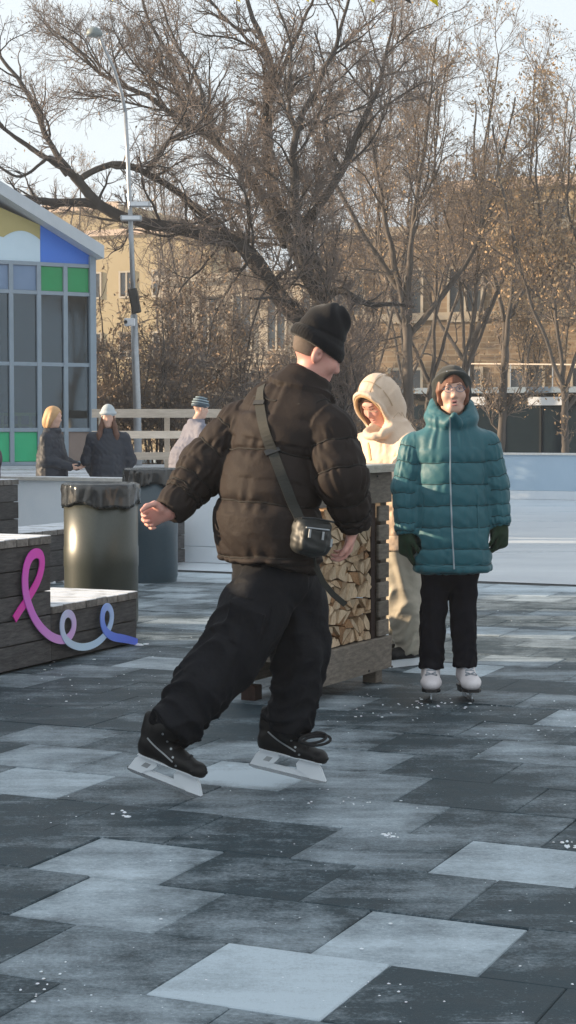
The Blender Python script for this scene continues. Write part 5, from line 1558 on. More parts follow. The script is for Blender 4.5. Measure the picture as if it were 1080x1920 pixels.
seam_threads('seam', M_TEALSEAM, coat, .0026)
cb_ = bvh_of(coat)
pts = along([P(x, y, WY - .3) for x, y in ((850, 782), (850, 900), (853, 1000), (857, 1072))], 60)
strip(cb_, pts, [V3(0, 1, 0)] * 60, .0048, .004, .001, 4).build('zip', M_ZIP, coat)
strip(cb_, pts, [V3(0, 1, 0)] * 60, .0025, .006, .001, 4).build('zip_teeth', M_STEEL, coat)
for pl in ([(800, 930), (799, 975), (795, 1000)], [(903, 930), (903, 975), (906, 1000)], [(778, 1058), (815, 1066), (850, 1068), (890, 1066), (922, 1058)]):
    pts = along([P(x, y, WY - .3) for x, y in pl], 24)
    strip(cb_, pts, [V3(0, 1, 0)] * 24, .004, .003, .0005, 2).build('seam', M_TEAL, coat)
# trousers
Tz = Field(w0 + V3(-.26, -.22, .10), w0 + V3(.28, .22, .75), .006)
l1 = [w(820, 1050), w(816, 1110), w(811, 1180, -.01), w(809, 1252, -.02)]; l2 = [w(868, 1050), w(868, 1110), w(869, 1180, -.01), w(872, 1250, -.02)]
lr = [.075, .069, .063, .063]
Tz.chain(l1, lr, .012); Tz.chain(l2, lr, .012); Tz.ecap(w(845, 1045), w(845, 1068), (.145, .11), (.145, .11), XR, YF, .02)
for a_ in (l1, l2): Tz.box(a_[3] - UP * .088, (.1, .12, .085), np.eye(3), .004, .004, True)
cloth(Tz, 'trousers', M_DENIM, woman, lambda v, f: folds(v, f, [(l1, lr, ln(l1)[-1], 1.3), (l2, lr, ln(l2)[-1], 1.3)], .006))
# gloves
for a_, q, cu_ in ((cA, 1, .16), (cB, -1, .42)):
    K = Field(a_[2] + V3(-.10, -.13, -.27), a_[2] + V3(.10, .11, .05), .005)
    wr_ = a_[2] + V3(0, -.006, -.012)
    add_hand(K, wr_ + UP * -.01, V3(.03 * q, -.06, -1), V3(q, .15, 0), V3(.25 * q, -1, 0), cu_, 1.0, .25, 1.30)
    K.ecap(wr_ + UP * .03, wr_ - UP * .055, (.047, .042), (.036, .033), XR, YF, .02)
    K.ecap(wr_ - UP * .035, wr_ - UP * .098, (.043, .030), (.046, .027), XR, YF, .02); K.ball(wr_ + UP * -.045 + V3(0, -.028, 0), .024, .02)
    cloth(K, 'glove', M_GLOVE, woman, None, 2, 0)

def figure_skate(px, py, toe_dx, par):
    """white boot seen from the front"""
    o = V3(P(px, py, WY)[0], WY - .06, .0)
    f_ = unit(V3(toe_dx, -1, 0)); r_ = np.cross(f_, UP); R_ = np.stack([r_, f_, UP], 1)
    q = lambda x, y, z: o + R_ @ V3(x, y, z)
    K = Field(o - V3(.16, .28, -.03), o + V3(.16, .30, .32), .005)
    K.ecap(q(0, -.09, .105), q(0, .05, .095), (.036, .034), (.044, .034), r_, UP, .02); K.ell(q(0, .075, .092), (.044, .055, .034), R_, .02)
    K.ell(q(0, -.10, .12), (.037, .038, .045), R_, .02)
    K.chain([q(0, -.07, .13), q(0, -.075, .19), q(0, -.08, .245)], [.045, .044, .050], .03)
    K.ecap(q(0, -.02, .15), q(0, .055, .105), (.034, .03), (.036, .02), r_, UP, .03)
    K.box(q(0, 0, .04), (.1, .25, .026), R_, .002, .003, True)
    K.ell(q(0, -.08, .285), (.042, .042, .03), R_, .01, True)
    boot = cloth(K, 'ice_skate', M_WHITELEATHER, par, None, 2, 0)
    MB().prism([(-.036, -.13), (.036, -.13), (.040, -.06), (.034, .0), (.047, .05), (.046, .09), (.028, .125), (-.028, .125), (-.046, .09), (-.047, .05), (-.034, 0), (-.040, -.06)], q(0, 0, 0), r_, f_, UP, .056, .069).build('sole', M_SOLE, boot)
    MB().box(q(0, 0, 0), r_, f_, UP, (-.032, -.128, .034), (.032, -.055, .0555)).build('heel', M_SOLE, boot)
    mb = MB().prism([(-.15, .004), (-.13, .0), (.10, .001), (.128, .010), (.140, .022), (.13, .026), (-.15, .020)], q(0, 0, 0), f_, UP, -r_, -.002, .002)
    mb.box(q(0, 0, 0), r_, f_, UP, (-.0045, -.11, .018), (.0045, -.07, .0555)); mb.box(q(0, 0, 0), r_, f_, UP, (-.0045, .03, .018), (.0045, .10, .0555))
    mb.build('blade', M_BLADE, boot)
    bb = bvh_of(boot)
    for i in range(6):
        y, z = .045 - .022 * i, .130 + .020 * i
        for s_ in (-1, 1):
            pts = along([q(-.022 * s_, y, z), q(.0, y + .008, z + .006), q(.022 * s_, y - .012, z + .014)], 9)
            strip(bb, pts, [q(0, -.06, .11) - p for p in pts], .0032, .003, .001).build('lace', M_LACEGREY, boot)
    for s_ in (-1, 1):
        MB().tube([q(0, .055, .140), q(.016 * s_, .068, .148), q(.030 * s_, .066, .136), q(.018 * s_, .062, .128), q(0, .056, .138)], .0028, 6).build('lace_bow', M_LACEGREY, boot, True)
    return boot
figure_skate(806, 1300, -.06, woman); figure_skate(876, 1300, .10, woman)

# ---------------- hooded person in beige behind the table
BY = 10.12; BS = FPX / BY
b0 = V3((742 - 540) / BS, BY, 0)
def bp_(px, py, dy=0.0): return P(px, py, BY + dy)
bf = unit(V3(-.78, -.62, 0)); bl = unit(V3(.62, -.78, 0))          # forward, and its left hand side
bhc = bp_(708, 757, -.02); BRh = frame((-.62, -.60, -.58), (-.36, -.36, .86))
F = Field(b0 + V3(-.50, -.42, .0), b0 + V3(.40, .42, 1.78), .0075)
TB = add_head(F, bhc, BRh, .93)
F.cap(bp_(735, 815), bp_(722, 780), .06, .055, .03)
F.echain([(bp_(748, 1030), (.15, .11)), (bp_(742, 930), (.15, .11)), (bp_(736, 850), (.16, .11))], bl, bf, .03)
bA = [bp_(676, 838, .14), bp_(658, 905, .10), bp_(652, 880, -.14)]; bB = [bp_(770, 845, -.18), bp_(752, 920, -.22), bp_(690, 890, -.30)]
F.chain(bA, [.05, .042, .03], .03); F.chain(bB, [.05, .042, .03], .03)
add_hand(F, bA[2], V3(-.7, -.6, .1), V3(.2, -.3, -.9), V3(.6, -.7, 0), .5, .9); add_hand(F, bB[2], V3(-.8, -.2, .2), V3(-.1, .3, -.9), V3(-.3, .8, .1), .5, .9)
bl1 = [bp_(742, 1040, .08), bp_(752, 1140, .08), bp_(762, 1215, .08)]; bl2 = [bp_(752, 1040, -.06), bp_(760, 1140, -.08), bp_(768, 1222, -.08)]
F.chain(bl1, [.08, .06, .03], .02); F.chain(bl2, [.08, .06, .03], .02)
hood_p = skin_of(F, 'person', M_SKIN_RED, None, b0)
tag(hood_p, 'person in beige hooded puffer jacket looking down behind the firewood table', 'person')
face_bits(TB, BRh, .93, hood_p)
J = Field(b0 + V3(-.55, -.48, .66), b0 + V3(.42, .45, 1.78), .007)
bs = [bp_(748, 1040), bp_(746, 960), bp_(740, 890), bp_(736, 840), bp_(733, 800)]
br = [(.20, .165), (.205, .175), (.195, .165), (.195, .15), (.13, .11)]
J.echain(list(zip(bs, br)), bl, bf, .02, endc=.03)
J.ell(bp_(735, 828), (.225, .115, .085), np.stack([bl, bf, UP], 1), .05)
jA = [bp_(680, 838, .15), bp_(660, 905, .10), bp_(655, 885, -.12)]; jB = [bp_(768, 842, -.16), bp_(756, 918, -.22), bp_(700, 890, -.28)]
J.chain(jA, [.082, .085, .062], .04); J.chain(jB, [.085, .085, .062], .04)
# hood shell: a thick hollow cap with an opening framing the face
HRb = BRh
Tq = lambda x, y, z: bhc + HRb @ V3(x, y, z)
J.ell(Tq(0, -.030, .020), (.118, .135, .150), HRb, .03); J.ell(Tq(0, -.045, -.085), (.110, .115, .09), HRb, .05)
J.torus(Tq(0, .072, -.012), HRb[:, 1] - HRb[:, 2] * .10, .106, .014, .03, HRb[:, 2], 1.28)
J.ell(Tq(0, .075, -.010), (.092, .165, .122), HRb, .010, True)
J.torus(bp_(712, 806, -.09), V3(-.35, -.35, .9), .080, .026, .03)
beige = cloth(J, 'jacket', M_BEIGE, hood_p, lambda v, f: quilt(v, f, [
    (bs, [max(*q) for q in br], [-.2, -.01, .12, .25, .38, .52, .62, 1.2], .008),
    (jA, [.082, .085, .062], [-.3, .06, .16, .24, .32, .5], .007), (jB, [.085, .085, .062], [-.3, .06, .16, .24, .32, .5], .007)], .0035))
G = Field(bhc - .17, bhc + .17, .006)                               # fleece rim and lining round the face
G.torus(Tq(0, .074, -.012), HRb[:, 1] - HRb[:, 2] * .10, .094, .010, .02, HRb[:, 2], 1.30)
cloth(G, 'hood_lining', M_BEIGEFLEECE, hood_p, None, 1, 0)
G = Field(bhc - .35, bhc + .25, .006)
G.chain([Tq(.055, .062, .05), Tq(.060, .07, -.02), Tq(.052, .08, -.09)], [.014, .015, .010], .01)
G.ell(Tq(0, -.012, .035), (.077, .095, .098), HRb, .01); G.ell(Tq(0, .10, -.02), (.066, .075, .082), HRb, .006, True)
cloth(G, 'hair', M_HAIRBR, hood_p, None, 1, 0)
seam_threads('seam', M_BEIGESEAM, beige, .002)
bjv = bvh_of(beige)
for x_ in (-.048, .048):
    ang = np.linspace(.35, 2.6, 22)
    pts = np.array([Tq(x_ * (1 + .3 * math.sin(a)), .16 * math.cos(a) * 1.3, .02 + .19 * math.sin(a)) for a in ang])
    strip(bjv, pts, [bhc + BRh @ V3(x_ * .6, -.02, -.02) - p for p in pts], .0030, .002, .002).build('seam', M_BEIGESEAM, beige)
ang = np.linspace(-.2, 3.3, 26)
pts = np.array([Tq(.22 * math.cos(a), .015, .02 + .22 * math.sin(a)) for a in ang])
strip(bjv, pts, [bhc + BRh @ V3(0, .0, 0) - p for p in pts], .0030, .002, .002).build('seam', M_BEIGESEAM, beige)
pts = along([bp_(684, 832, -.4), bp_(690, 865, -.4)], 10)
strip(bjv, pts, [V3(.1, 1, 0)] * 10, .008, .003, .001).build('zip', M_BEIGEFLEECE, hood_p)
Tz = Field(b0 + V3(-.30, -.35, .05), b0 + V3(.35, .35, .85), .0075)
Tz.chain(bl1, [.11, .10, .085], .02); Tz.chain(bl2, [.11, .10, .088], .02); Tz.ecap(bp_(748, 1010), bp_(748, 1045), (.17, .14), (.17, .14), bl, bf, .03)
for a_ in (bl1, bl2): Tz.box(a_[2] - UP * .10, (.14, .14, .086), np.eye(3), .01, .01, True)
cloth(Tz, 'trousers', M_KHAKI, hood_p, lambda v, f: folds(v, f, [(bl1, [.11, .10, .085], ln(bl1)[-1], 1.2), (bl2, [.11, .10, .088], ln(bl2)[-1], 1.2)], .012))
for a_ in (bl1, bl2):
    g = V3(a_[2][0], a_[2][1], 0)
    K = Field(g - V3(.30, .30, -.0), g + V3(.2, .2, .28), .007)
    K.ecap(g + V3(0, 0, .085) - bf * .06, g + V3(0, 0, .075) + bf * .14, (.04, .045), (.043, .035), bl, UP, .02); K.cap(g + UP * .10, g + UP * .22, .05, .055, .03)
    K.box(g + UP * .02, (.3, .3, .025), np.eye(3), .002, .003, True)
    sk = cloth(K, 'ice_skate', M_LEATHER, hood_p, None, 1, 0)
    MB().prism([(-.10, .0), (.16, .0), (.18, .02), (.13, .05), (-.06, .05), (-.11, .02)], g, bf, UP, np.cross(bf, UP), -.008, .008).build('blade_holder', M_BLADEHOLD, sk)
ph = bp_(662, 856, -.20)
tag(MB().cbox(ph, unit(V3(.7, .3, 0)), unit(V3(-.1, -.5, .85)), unit(V3(.2, -.85, -.45)), (-.035, -.07, -.005), (.035, .07, .005), .006).build('phone', M_BLACKPLASTIC, origin=ph),
    'dark phone held low in front of the hooded person in beige', 'phone')

# ---------------- far people beyond the low board
def far_person(px, top, Y, fwd, label, coat_mat, hips=.9, skirt=.22, hat=None, hair=None, hair_fn=None, lean=0.0, hgt=None, arms=None, width=.205, extra=None, leg_mat=M_NAVY, coat_low=.62, h=.013):
    ztop = P(px, top, Y)[2]; x = P(px, 800, Y)[0]
    hh = hgt or ztop
    f_ = unit(V3(*fwd, 0)); l_ = V3(-f_[1], f_[0], 0)
    o = V3(x, Y, 0)
    c = o + UP * (ztop - .135) + f_ * (.03 + lean * .35)
    R = frame(f_ + V3(0, 0, -.18), UP)
    sh = ztop - .33; sx = o + f_ * lean * .25
    Fd = Field(o + V3(-.55, -.55, 0), o + V3(.55, .55, ztop + .08), h)
    Tf = add_head(Fd, c, R, .95, .02)
    Fd.cap(sx + UP * (sh + .02), c - UP * .05, .058, .055, .03)
    Fd.echain([(o + UP * .85, (.15, .11)), (sx + UP * (sh - .1), (.16, .11))], l_, f_, .03)
    ar = []
    for q in (-1, 1):
        s_ = sx + l_ * q * width * .95 + UP * (sh - .07)
        a1, a2 = arms[0 if q < 0 else 1] if arms else ((.06, -.02, -.28), (.03, .06, -.52))
        g = lambda a: s_ + l_ * q * a[0] + f_ * a[1] + UP * a[2]
        pts = [s_, g(a1), g(a2)]; ar.append(pts)
        Fd.chain(pts, [.05, .04, .028], .03)
        add_hand(Fd, pts[2], unit(pts[2] - pts[1]) , -l_ * q, f_, .3, .95)
    legs = []
    for q in (-1, 1):
        lp = [o + l_ * q * .085 + UP * .88, o + l_ * q * .09 + UP * .48 + f_ * .02, o + l_ * q * .10 + UP * .10]
        legs.append(lp); Fd.chain(lp, [.08, .055, .04], .02); Fd.ecap(lp[2] - UP * .06 - f_ * .05, lp[2] - UP * .06 + f_ * .13, (.04, .04), (.042, .035), l_, UP, .02)
    body = skin_of(Fd, 'person', M_SKIN_W, None, o)
    tag(body, label, 'person')
    Jd = Field(o + V3(-.55, -.55, .3), o + V3(.55, .55, ztop), h)
    Jd.echain([(o + UP * coat_low, (skirt, skirt * .8)), (o + UP * 1.0, (skirt * .95, skirt * .78)), (sx + UP * (sh - .12), (width, .14)), (sx + UP * (sh), (.11, .09))], l_, f_, .03, endc=.03)
    Jd.ell(sx + UP * (sh - .05), (width + .02, .10, .08), np.stack([l_, f_, UP], 1), .05)
    for pts in ar: Jd.chain(pts, [.078, .075, .055], .04)
    Jd.torus(sx + UP * (sh + .03) + f_ * .01, V3(0, 0, 1), .075, .035, .03)
    chs = [([o + UP * coat_low, sx + UP * sh], [skirt, width], [-.2, 0, .12, .24, .36, .48, .6, .9], .012)] + [(p, [.078, .075, .055], [-.3, .1, .22, .34, .46, .7], .010) for p in ar]
    cloth(Jd, 'coat', coat_mat, body, lambda v, f: quilt(v, f, chs, .006), 1, 1)
    Ld = Field(o + V3(-.35, -.35, .0), o + V3(.35, .35, 1.0), h)
    for lp in legs: Ld.chain(lp, [.095, .075, .06], .02)
    cloth(Ld, 'trousers', leg_mat, body, None, 1, 0)
    if hat:
        Bd = Field(c - .2, c + .27, .011)
        Bd.ell(Tf(0, -.02, .055), (.088, .104, .105), R, 0); Bd.torus(Tf(0, -.015, .045), R[:, 2] + R[:, 1] * -.15, .088, .02, .012, R[:, 1], 1.12)
        Bd.box(Tf(0, 0, -.085), (.2, .2, .09), R, .01, .004, True)
        hato = cloth(Bd, 'beanie', hat, body, None, 1, 0)
    else: hato = None
    if hair_fn:
        Gd = Field(c - .35, c + .25, .011); hair_fn(Gd, Tf, R); cloth(Gd, 'hair', hair, body, None, 1, 0)
    return body, Tf, R, c, hato
def hair_blond(G, T_, R):
    G.ell(T_(0, -.02, .035), (.095, .112, .108), R, 0); G.ell(T_(0, -.07, -.06), (.09, .075, .11), R, .03)
    for q in (-1, 1): G.chain([T_(q * .08, .0, .05), T_(q * .09, -.01, -.05), T_(q * .07, -.03, -.13)], [.03, .03, .025], .02)
    G.ell(T_(0, .10, -.02), (.07, .085, .10), R, .01, True)
far_person(97, 762, 21.8, (.95, -.25), 'person with curly strawberry blond hair in dark padded coat by the pavilion', M_NAVY, hair=M_HAIRBL, hair_fn=hair_blond,
           arms=(((.03, .02, -.26), (-.06, .28, -.34)), ((.03, .02, -.26), (-.06, .28, -.34))), skirt=.235, width=.20)
sc_ = P(112, 812, 21.7)
def hair_long(G, T_, R):
    G.ell(T_(0, -.02, .02), (.080, .095, .10), R, 0)
    for q in (-1, 1): G.chain([T_(q * .066, .035, -.01), T_(q * .085, .06, -.12), T_(q * .11, .10, -.22), T_(q * .115, .12, -.34)], [.022, .032, .036, .018], .02)
    G.ell(T_(0, .10, -.02), (.062, .085, .10), R, .01, True)
far_person(203, 761, 21.8, (.05, -1), 'person with long brown hair in pale beanie and long dark coat, hands behind back', M_NAVY, hat=M_PALEKNIT, hair=M_HAIRBR, hair_fn=hair_long,
           arms=(((.07, -.05, -.27), (-.03, -.16, -.50)), ((.07, -.05, -.27), (-.03, -.16, -.50))), coat_low=.42, skirt=.22, width=.205)
b_, T_, R_, c_, ho = far_person(352, 746, 22.4, (.93, .37), 'person in grey mottled coat and striped beanie leaning on the railing', M_GREYCOAT, hat=M_STRIPE1, width=.27, skirt=.29, lean=.42,
           arms=(((.10, -.05, -.27), (.06, .1, -.50)), ((.12, -.06, -.25), (.10, .1, -.50))))
for k_ in range(4):
    zz = .040 + k_ * .034; rr = (.100, .100, .090, .066)[k_]
    ring = [T_(rr * math.cos(a) * .98, -.018 + rr * 1.14 * math.sin(a), zz) for a in np.linspace(0, 2 * math.pi, 25)]
    MB().tube(ring, .0075, 6, False).build('stripe', M_STRIPE2, b_, True)
# person cut by the left edge of the frame: only a plum padded sleeve shows
far_person(-72, 690, 13.2, (.3, .95), 'person in dark plum padded jacket, only a sleeve showing past the upper bench', M_PLUM, hat=M_KNITBLK, width=.20, h=.013)

# ------------------------------------------------------------------ trees
def sprout(rng, Pp, Rp, total, t0, t1, ang, lratio, rratio, m, wander, up, minlen=.08, abslen=None):
    """children of a level of branches. Pp (N,m0,3), Rp (N,m0) -> arrays for the next level"""
    N, m0, _ = Pp.shape
    seg = np.linalg.norm(np.diff(Pp, axis=1), axis=2); plen = seg.sum(1)
    idx = rng.choice(N, total, p=plen / plen.sum())
    t = t0 + (t1 - t0) * rng.random(total) ** .85
    x = t * (m0 - 1); i = np.clip(x.astype(int), 0, m0 - 2); f = (x - i)[:, None]
    p = Pp[idx, i] * (1 - f) + Pp[idx, i + 1] * f
    r = Rp[idx, i] * (1 - f[:, 0]) + Rp[idx, i + 1] * f[:, 0]
    tan = Pp[idx, i + 1] - Pp[idx, i]; tan /= np.linalg.norm(tan, axis=1, keepdims=True) + 1e-9
    rnd = rng.normal(size=(total, 3)); per = rnd - tan * (rnd * tan).sum(1, keepdims=True); per /= np.linalg.norm(per, axis=1, keepdims=True)
    a = np.radians(rng.uniform(ang[0], ang[1], total))[:, None]
    d = tan * np.cos(a) + per * np.sin(a); d[:, 2] += up; d /= np.linalg.norm(d, axis=1, keepdims=True)
    L = plen[idx] * lratio * (1 - .5 * t) * rng.uniform(.5, 1.25, total) if abslen is None else rng.uniform(abslen[0], abslen[1], total)
    L = np.maximum(L, minlen)
    out = np.zeros((total, m, 3)); out[:, 0] = p
    for j in range(1, m):
        d = d + rng.normal(size=(total, 3)) * wander; d[:, 2] += up * .25
        d /= np.linalg.norm(d, axis=1, keepdims=True)
        p = p + d * (L / (m - 1))[:, None]; out[:, j] = p
    r0 = np.minimum(r * .75, r * rratio)
    R = r0[:, None] * np.linspace(1, .35, m)[None]
    return out, R

def tubes(Pp, Rp, k):
    N, m, _ = Pp.shape
    tan = np.gradient(Pp, axis=1); tan /= np.linalg.norm(tan, axis=2, keepdims=True) + 1e-9
    ref = np.zeros_like(tan); ref[..., 0] = .31; ref[..., 1] = .88; ref[..., 2] = .37
    u = np.cross(tan, ref); u /= np.linalg.norm(u, axis=2, keepdims=True) + 1e-9
    w = np.cross(tan, u)
    a = 2 * np.pi * np.arange(k) / k
    ring = u[:, :, None] * np.cos(a)[None, None, :, None] + w[:, :, None] * np.sin(a)[None, None, :, None]
    Vv = Pp[:, :, None] + ring * Rp[:, :, None, None]
    b = (np.arange(N)[:, None, None] * m + np.arange(m - 1)[None, :, None]) * k
    j = np.arange(k)[None, None]; j2 = (j + 1) % k
    F = np.stack([b + j, b + j2, b + k + j2, b + k + j], -1)
    return Vv.reshape(-1, 3), F.reshape(-1, 4)

def join(parts):
    vs, fs, n = [], [], 0
    for v, f in parts: vs.append(v); fs.append(f + n); n += len(v)
    return np.concatenate(vs), np.concatenate(fs)

def resample(pts, m, wig=0.0, rng=None):
    pts = np.asarray(pts, float)
    # Catmull-Rom through the given points
    out = []
    q = np.vstack([2 * pts[0] - pts[1], pts, 2 * pts[-1] - pts[-2]])
    for i in range(1, len(q) - 2):
        for t in np.linspace(0, 1, 8, endpoint=False):
            a, b, c, d = q[i - 1], q[i], q[i + 1], q[i + 2]
            out.append(.5 * ((2 * b) + (c - a) * t + (2 * a - 5 * b + 4 * c - d) * t * t + (-a + 3 * b - 3 * c + d) * t ** 3))
    out.append(q[-2]); out = np.array(out)
    s = np.concatenate([[0], np.cumsum(np.linalg.norm(np.diff(out, axis=0), axis=1))])
    x = np.linspace(0, s[-1], m)
    res = np.stack([np.interp(x, s, out[:, i]) for i in range(3)], 1)
    if wig and rng is not None:
        nz = rng.normal(size=(m, 3)) * wig; nz[0] = 0
        res = res + (nz + np.roll(nz, 1, 0)) * .5
    return res

def leaves(rng, tips, n, size, spread):
    idx = rng.integers(0, len(tips), n)
    c = tips[idx] + rng.normal(size=(n, 3)) * spread
    a = rng.normal(size=(n, 3)); a[:, 2] -= .8; a /= np.linalg.norm(a, axis=1, keepdims=True)
    b = np.cross(a, rng.normal(size=(n, 3))); b /= np.linalg.norm(b, axis=1, keepdims=True)
    s = rng.uniform(size[0], size[1], n)[:, None]
    Vv = np.stack([c, c + a * s * .6 + b * s * .32, c + a * s * 1.25, c + a * s * .6 - b * s * .32], 1).reshape(-1, 3)
    F = np.arange(4 * n).reshape(-1, 4)
    return Vv, F

def bark(name, c1, c2):
    return material(name, c1, .9, c2, 5, .6, bump=.8, bscale=14, stretch=(1, 1, .35))
M_BARK = bark('dark_bark', (.020, .019, .020), (.068, .060, .056))
M_BARK2 = bark('grey_bark', (.050, .044, .041), (.135, .115, .10))
M_TWIG = material('brown_twig', (.12, .096, .086), .85, (.19, .155, .137), 1.0)
M_TWIG2 = material('grey_twig', (.135, .112, .10), .85, (.21, .175, .155), 1.0)
M_DRY = material('dry_leaf', (.26, .17, .095), .8, (.42, .30, .18), 2.0)
M_DRY2 = material('dry_seed_cluster', (.20, .14, .095), .8, (.36, .26, .175), 2.0)

def tree(name, label, group, base, limbs, seed, m_bark, m_twig, m_leaf, counts, leaf_n, leaf_size, spread=.07, twig_r=.5, up=.10, l1=.5, leaf_t=1.0):
    """limbs: list of (points, r0, r1); counts: branches at levels 1..4"""
    rng = np.random.default_rng(seed)
    root = thing(name, label, 'tree', base, group)
    big = [], []
    P0 = np.stack([resample(p, 26, .018 * np.linalg.norm(np.diff(np.asarray(p, float), axis=0), axis=1).sum() / 5, rng) for p, _, _ in limbs])
    R0 = np.stack([np.linspace(0, 1, 26) ** .9 * (r1 - r0) + r0 for _, r0, r1 in limbs])
    R0 = R0 * (1 + .06 * rng.normal(size=R0.shape))
    v, f = tubes(P0, R0, 9)
    mesh_obj('trunk', v, f, m_bark, root, smooth=True)
    P1, R1 = sprout(rng, P0, R0, counts[0], .12, 1.0, (25, 60), l1, .55, 10, .16, up)
    P2, R2 = sprout(rng, P1, R1, counts[1], .1, 1.0, (25, 65), .55, .6, 7, .17, up, .25)
    P3, R3 = sprout(rng, P2, R2, counts[2], .1, 1.0, (20, 65), .6, .65, 5, .18, up * .6, .18)
    R1 = np.minimum(R1, .032 * np.linspace(1, .35, 10)[None]); R2 = np.minimum(R2, .014 * np.linspace(1, .4, 7)[None]); R3 = np.minimum(R3, .0068)
    v, f = join([tubes(P1, np.maximum(R1, .006), 5)])
    br_ = mesh_obj('branches', v, f, m_bark, root, smooth=True); br_['kind'] = 'stuff'
    parts = [tubes(P2, np.maximum(R2, .0045), 4), tubes(P3, np.maximum(R3, .0036), 3)]
    tips = [P3[:, -1], P3[:, 2], P2[:, -1]]
    if counts[3]:
        P4, R4 = sprout(rng, P3, R3, counts[3], .1, 1.0, (20, 70), .6, .7, 3, .2, -.02, .12)
        parts.append(tubes(P4, np.maximum(R4, .0030), 3)); tips.append(P4[:, -1])
    v, f = join(parts)
    tw = mesh_obj('twigs', v, f, m_twig, root); tw['kind'] = 'stuff'
    if leaf_n:
        v, f = leaves(rng, np.concatenate(tips), leaf_n, leaf_size, spread)
        lo = mesh_obj('dry_leaves', v, f, m_leaf, root); lo['kind'] = 'stuff'
    return root

# the big old tree, limbs read off the photograph; third value is depth
def L(*pts): return [P(*q) for q in pts]
BT = 36.0
limbs = [
    ([V3(P(636, 790, BT)[0], BT, -.05)] + L((632, 770, BT), (628, 700, BT), (612, 600, BT), (590, 540, BT), (560, 480, BT), (535, 430, BT + .3)), 0.238, 0.118),
    (L((592, 625, BT), (548, 585, BT - .2), (510, 535, BT - .5), (470, 478, BT - .8), (420, 448, BT - 1), (340, 430, BT - 1.2), (265, 418, BT - 1.4), (205, 395, BT - 1.5), (165, 362, BT - 1.6), (140, 330, BT - 1.7)), .19, .09),
    (L((188, 384, BT - 1.5), (150, 380, BT - 1.6), (100, 380, BT - 1.7), (40, 370, BT - 1.8), (-30, 352, BT - 2)), .10, .05),
    (L((140, 332, BT - 1.7), (110, 310, BT - 1.8), (60, 280, BT - 1.9), (0, 235, BT - 2), (-50, 180, BT - 2.1)), 0.070, 0.025),
    (L((145, 338, BT - 1.7), (200, 310, BT - 1.5), (260, 318, BT - 1.3), (310, 345, BT - 1.0), (350, 375, BT - .8), (405, 425, BT - .6), (440, 470, BT - .4)), 0.059, 0.081),
    (L((125, 330, BT - 1.7), (95, 295, BT - 1.9), (60, 320, BT - 2), (30, 330, BT - 2.1), (-20, 300, BT - 2.2)), 0.042, 0.019),
    (L((128, 318, BT - 1.7), (90, 260, BT - 1.6), (45, 165, BT - 1.5), (0, 105, BT - 1.4), (-40, 40, BT - 1.3)), 0.068, 0.022),
    (L((270, 325, BT - 1.3), (300, 290, BT - 1.2), (320, 260, BT - 1.1), (350, 245, BT - 1), (380, 220, BT - .8), (372, 150, BT - .6), (330, 80, BT - .5), (300, 0, BT - .4)), 0.059, 0.019),
    (L((540, 460, BT + .2), (490, 370, BT + .6), (440, 300, BT + .9), (395, 262, BT + 1.2), (345, 232, BT + 1.4), (290, 190, BT + 1.6), (240, 170, BT + 1.7), (180, 130, BT + 1.9), (120, 70, BT + 2)), 0.125, 0.024),
    (L((420, 285, BT + 1), (375, 200, BT + 1.1), (330, 120, BT + 1.2), (280, 40, BT + 1.3), (260, -40, BT + 1.4)), 0.068, 0.022),
    (L((535, 430, BT + .3), (510, 350, BT + .4), (500, 280, BT + .5), (502, 190, BT + .6), (505, 110, BT + .7), (470, 20, BT + .8), (440, -60, BT + .9)), 0.150, 0.030),
    (L((502, 200, BT + .6), (530, 130, BT + .2), (560, 60, BT), (600, -30, BT - .3)), 0.068, 0.022),
    (L((503, 115, BT + .7), (460, 70, BT + .9), (410, 20, BT + 1), (360, -50, BT + 1.1)), 0.042, 0.019),
    (L((575, 520, BT), (560, 440, BT - .5), (552, 340, BT - .8), (556, 250, BT - 1), (600, 150, BT - 1.2), (640, 60, BT - 1.4), (660, -30, BT - 1.5)), 0.125, 0.024),
    (L((556, 255, BT - 1), (540, 180, BT - 1.1), (545, 90, BT - 1.2), (520, 10, BT - 1.3)), 0.049, 0.019),
    (L((605, 590, BT), (600, 520, BT + .3), (570, 440, BT + .5), (610, 370, BT + .7), (650, 300, BT + 1), (680, 230, BT + 1.2), (720, 130, BT + 1.4), (735, 30, BT + 1.5)), 0.140, 0.024),
    (L((640, 320, BT + 1), (610, 250, BT + 1), (620, 170, BT + 1), (590, 60, BT + 1)), 0.049, 0.019),
    (L((610, 560, BT), (640, 545, BT - .3), (690, 570, BT - .5), (740, 570, BT - .6), (775, 575, BT - .7)), 0.084, 0.031),
    (L((620, 620, BT), (560, 575, BT - .6), (520, 560, BT - 1.2), (470, 560, BT - 2)), 0.070, 0.019),
    (L((420, 450, BT - 1), (380, 500, BT - 1.4), (340, 540, BT - 1.8), (310, 600, BT - 2.2)), 0.028, 0.009),
    (L((480, 470, BT - .8), (430, 540, BT - 1.4), (400, 600, BT - 2), (385, 680, BT - 2.4)), 0.035, 0.009),
    (L((560, 490, BT), (500, 540, BT - 1), (470, 620, BT - 1.6), (455, 700, BT - 2)), 0.042, 0.009),
]
tree('old_tree', 'big old bare tree with dark thick boughs reaching left', 'bare trees behind the rink', V3(P(632, 790, BT)[0], BT, 0), limbs, 3, M_BARK, M_TWIG, M_DRY2,
     (250, 2600, 12000, 26000), 3400, (.03, .065), .10, l1=.42)

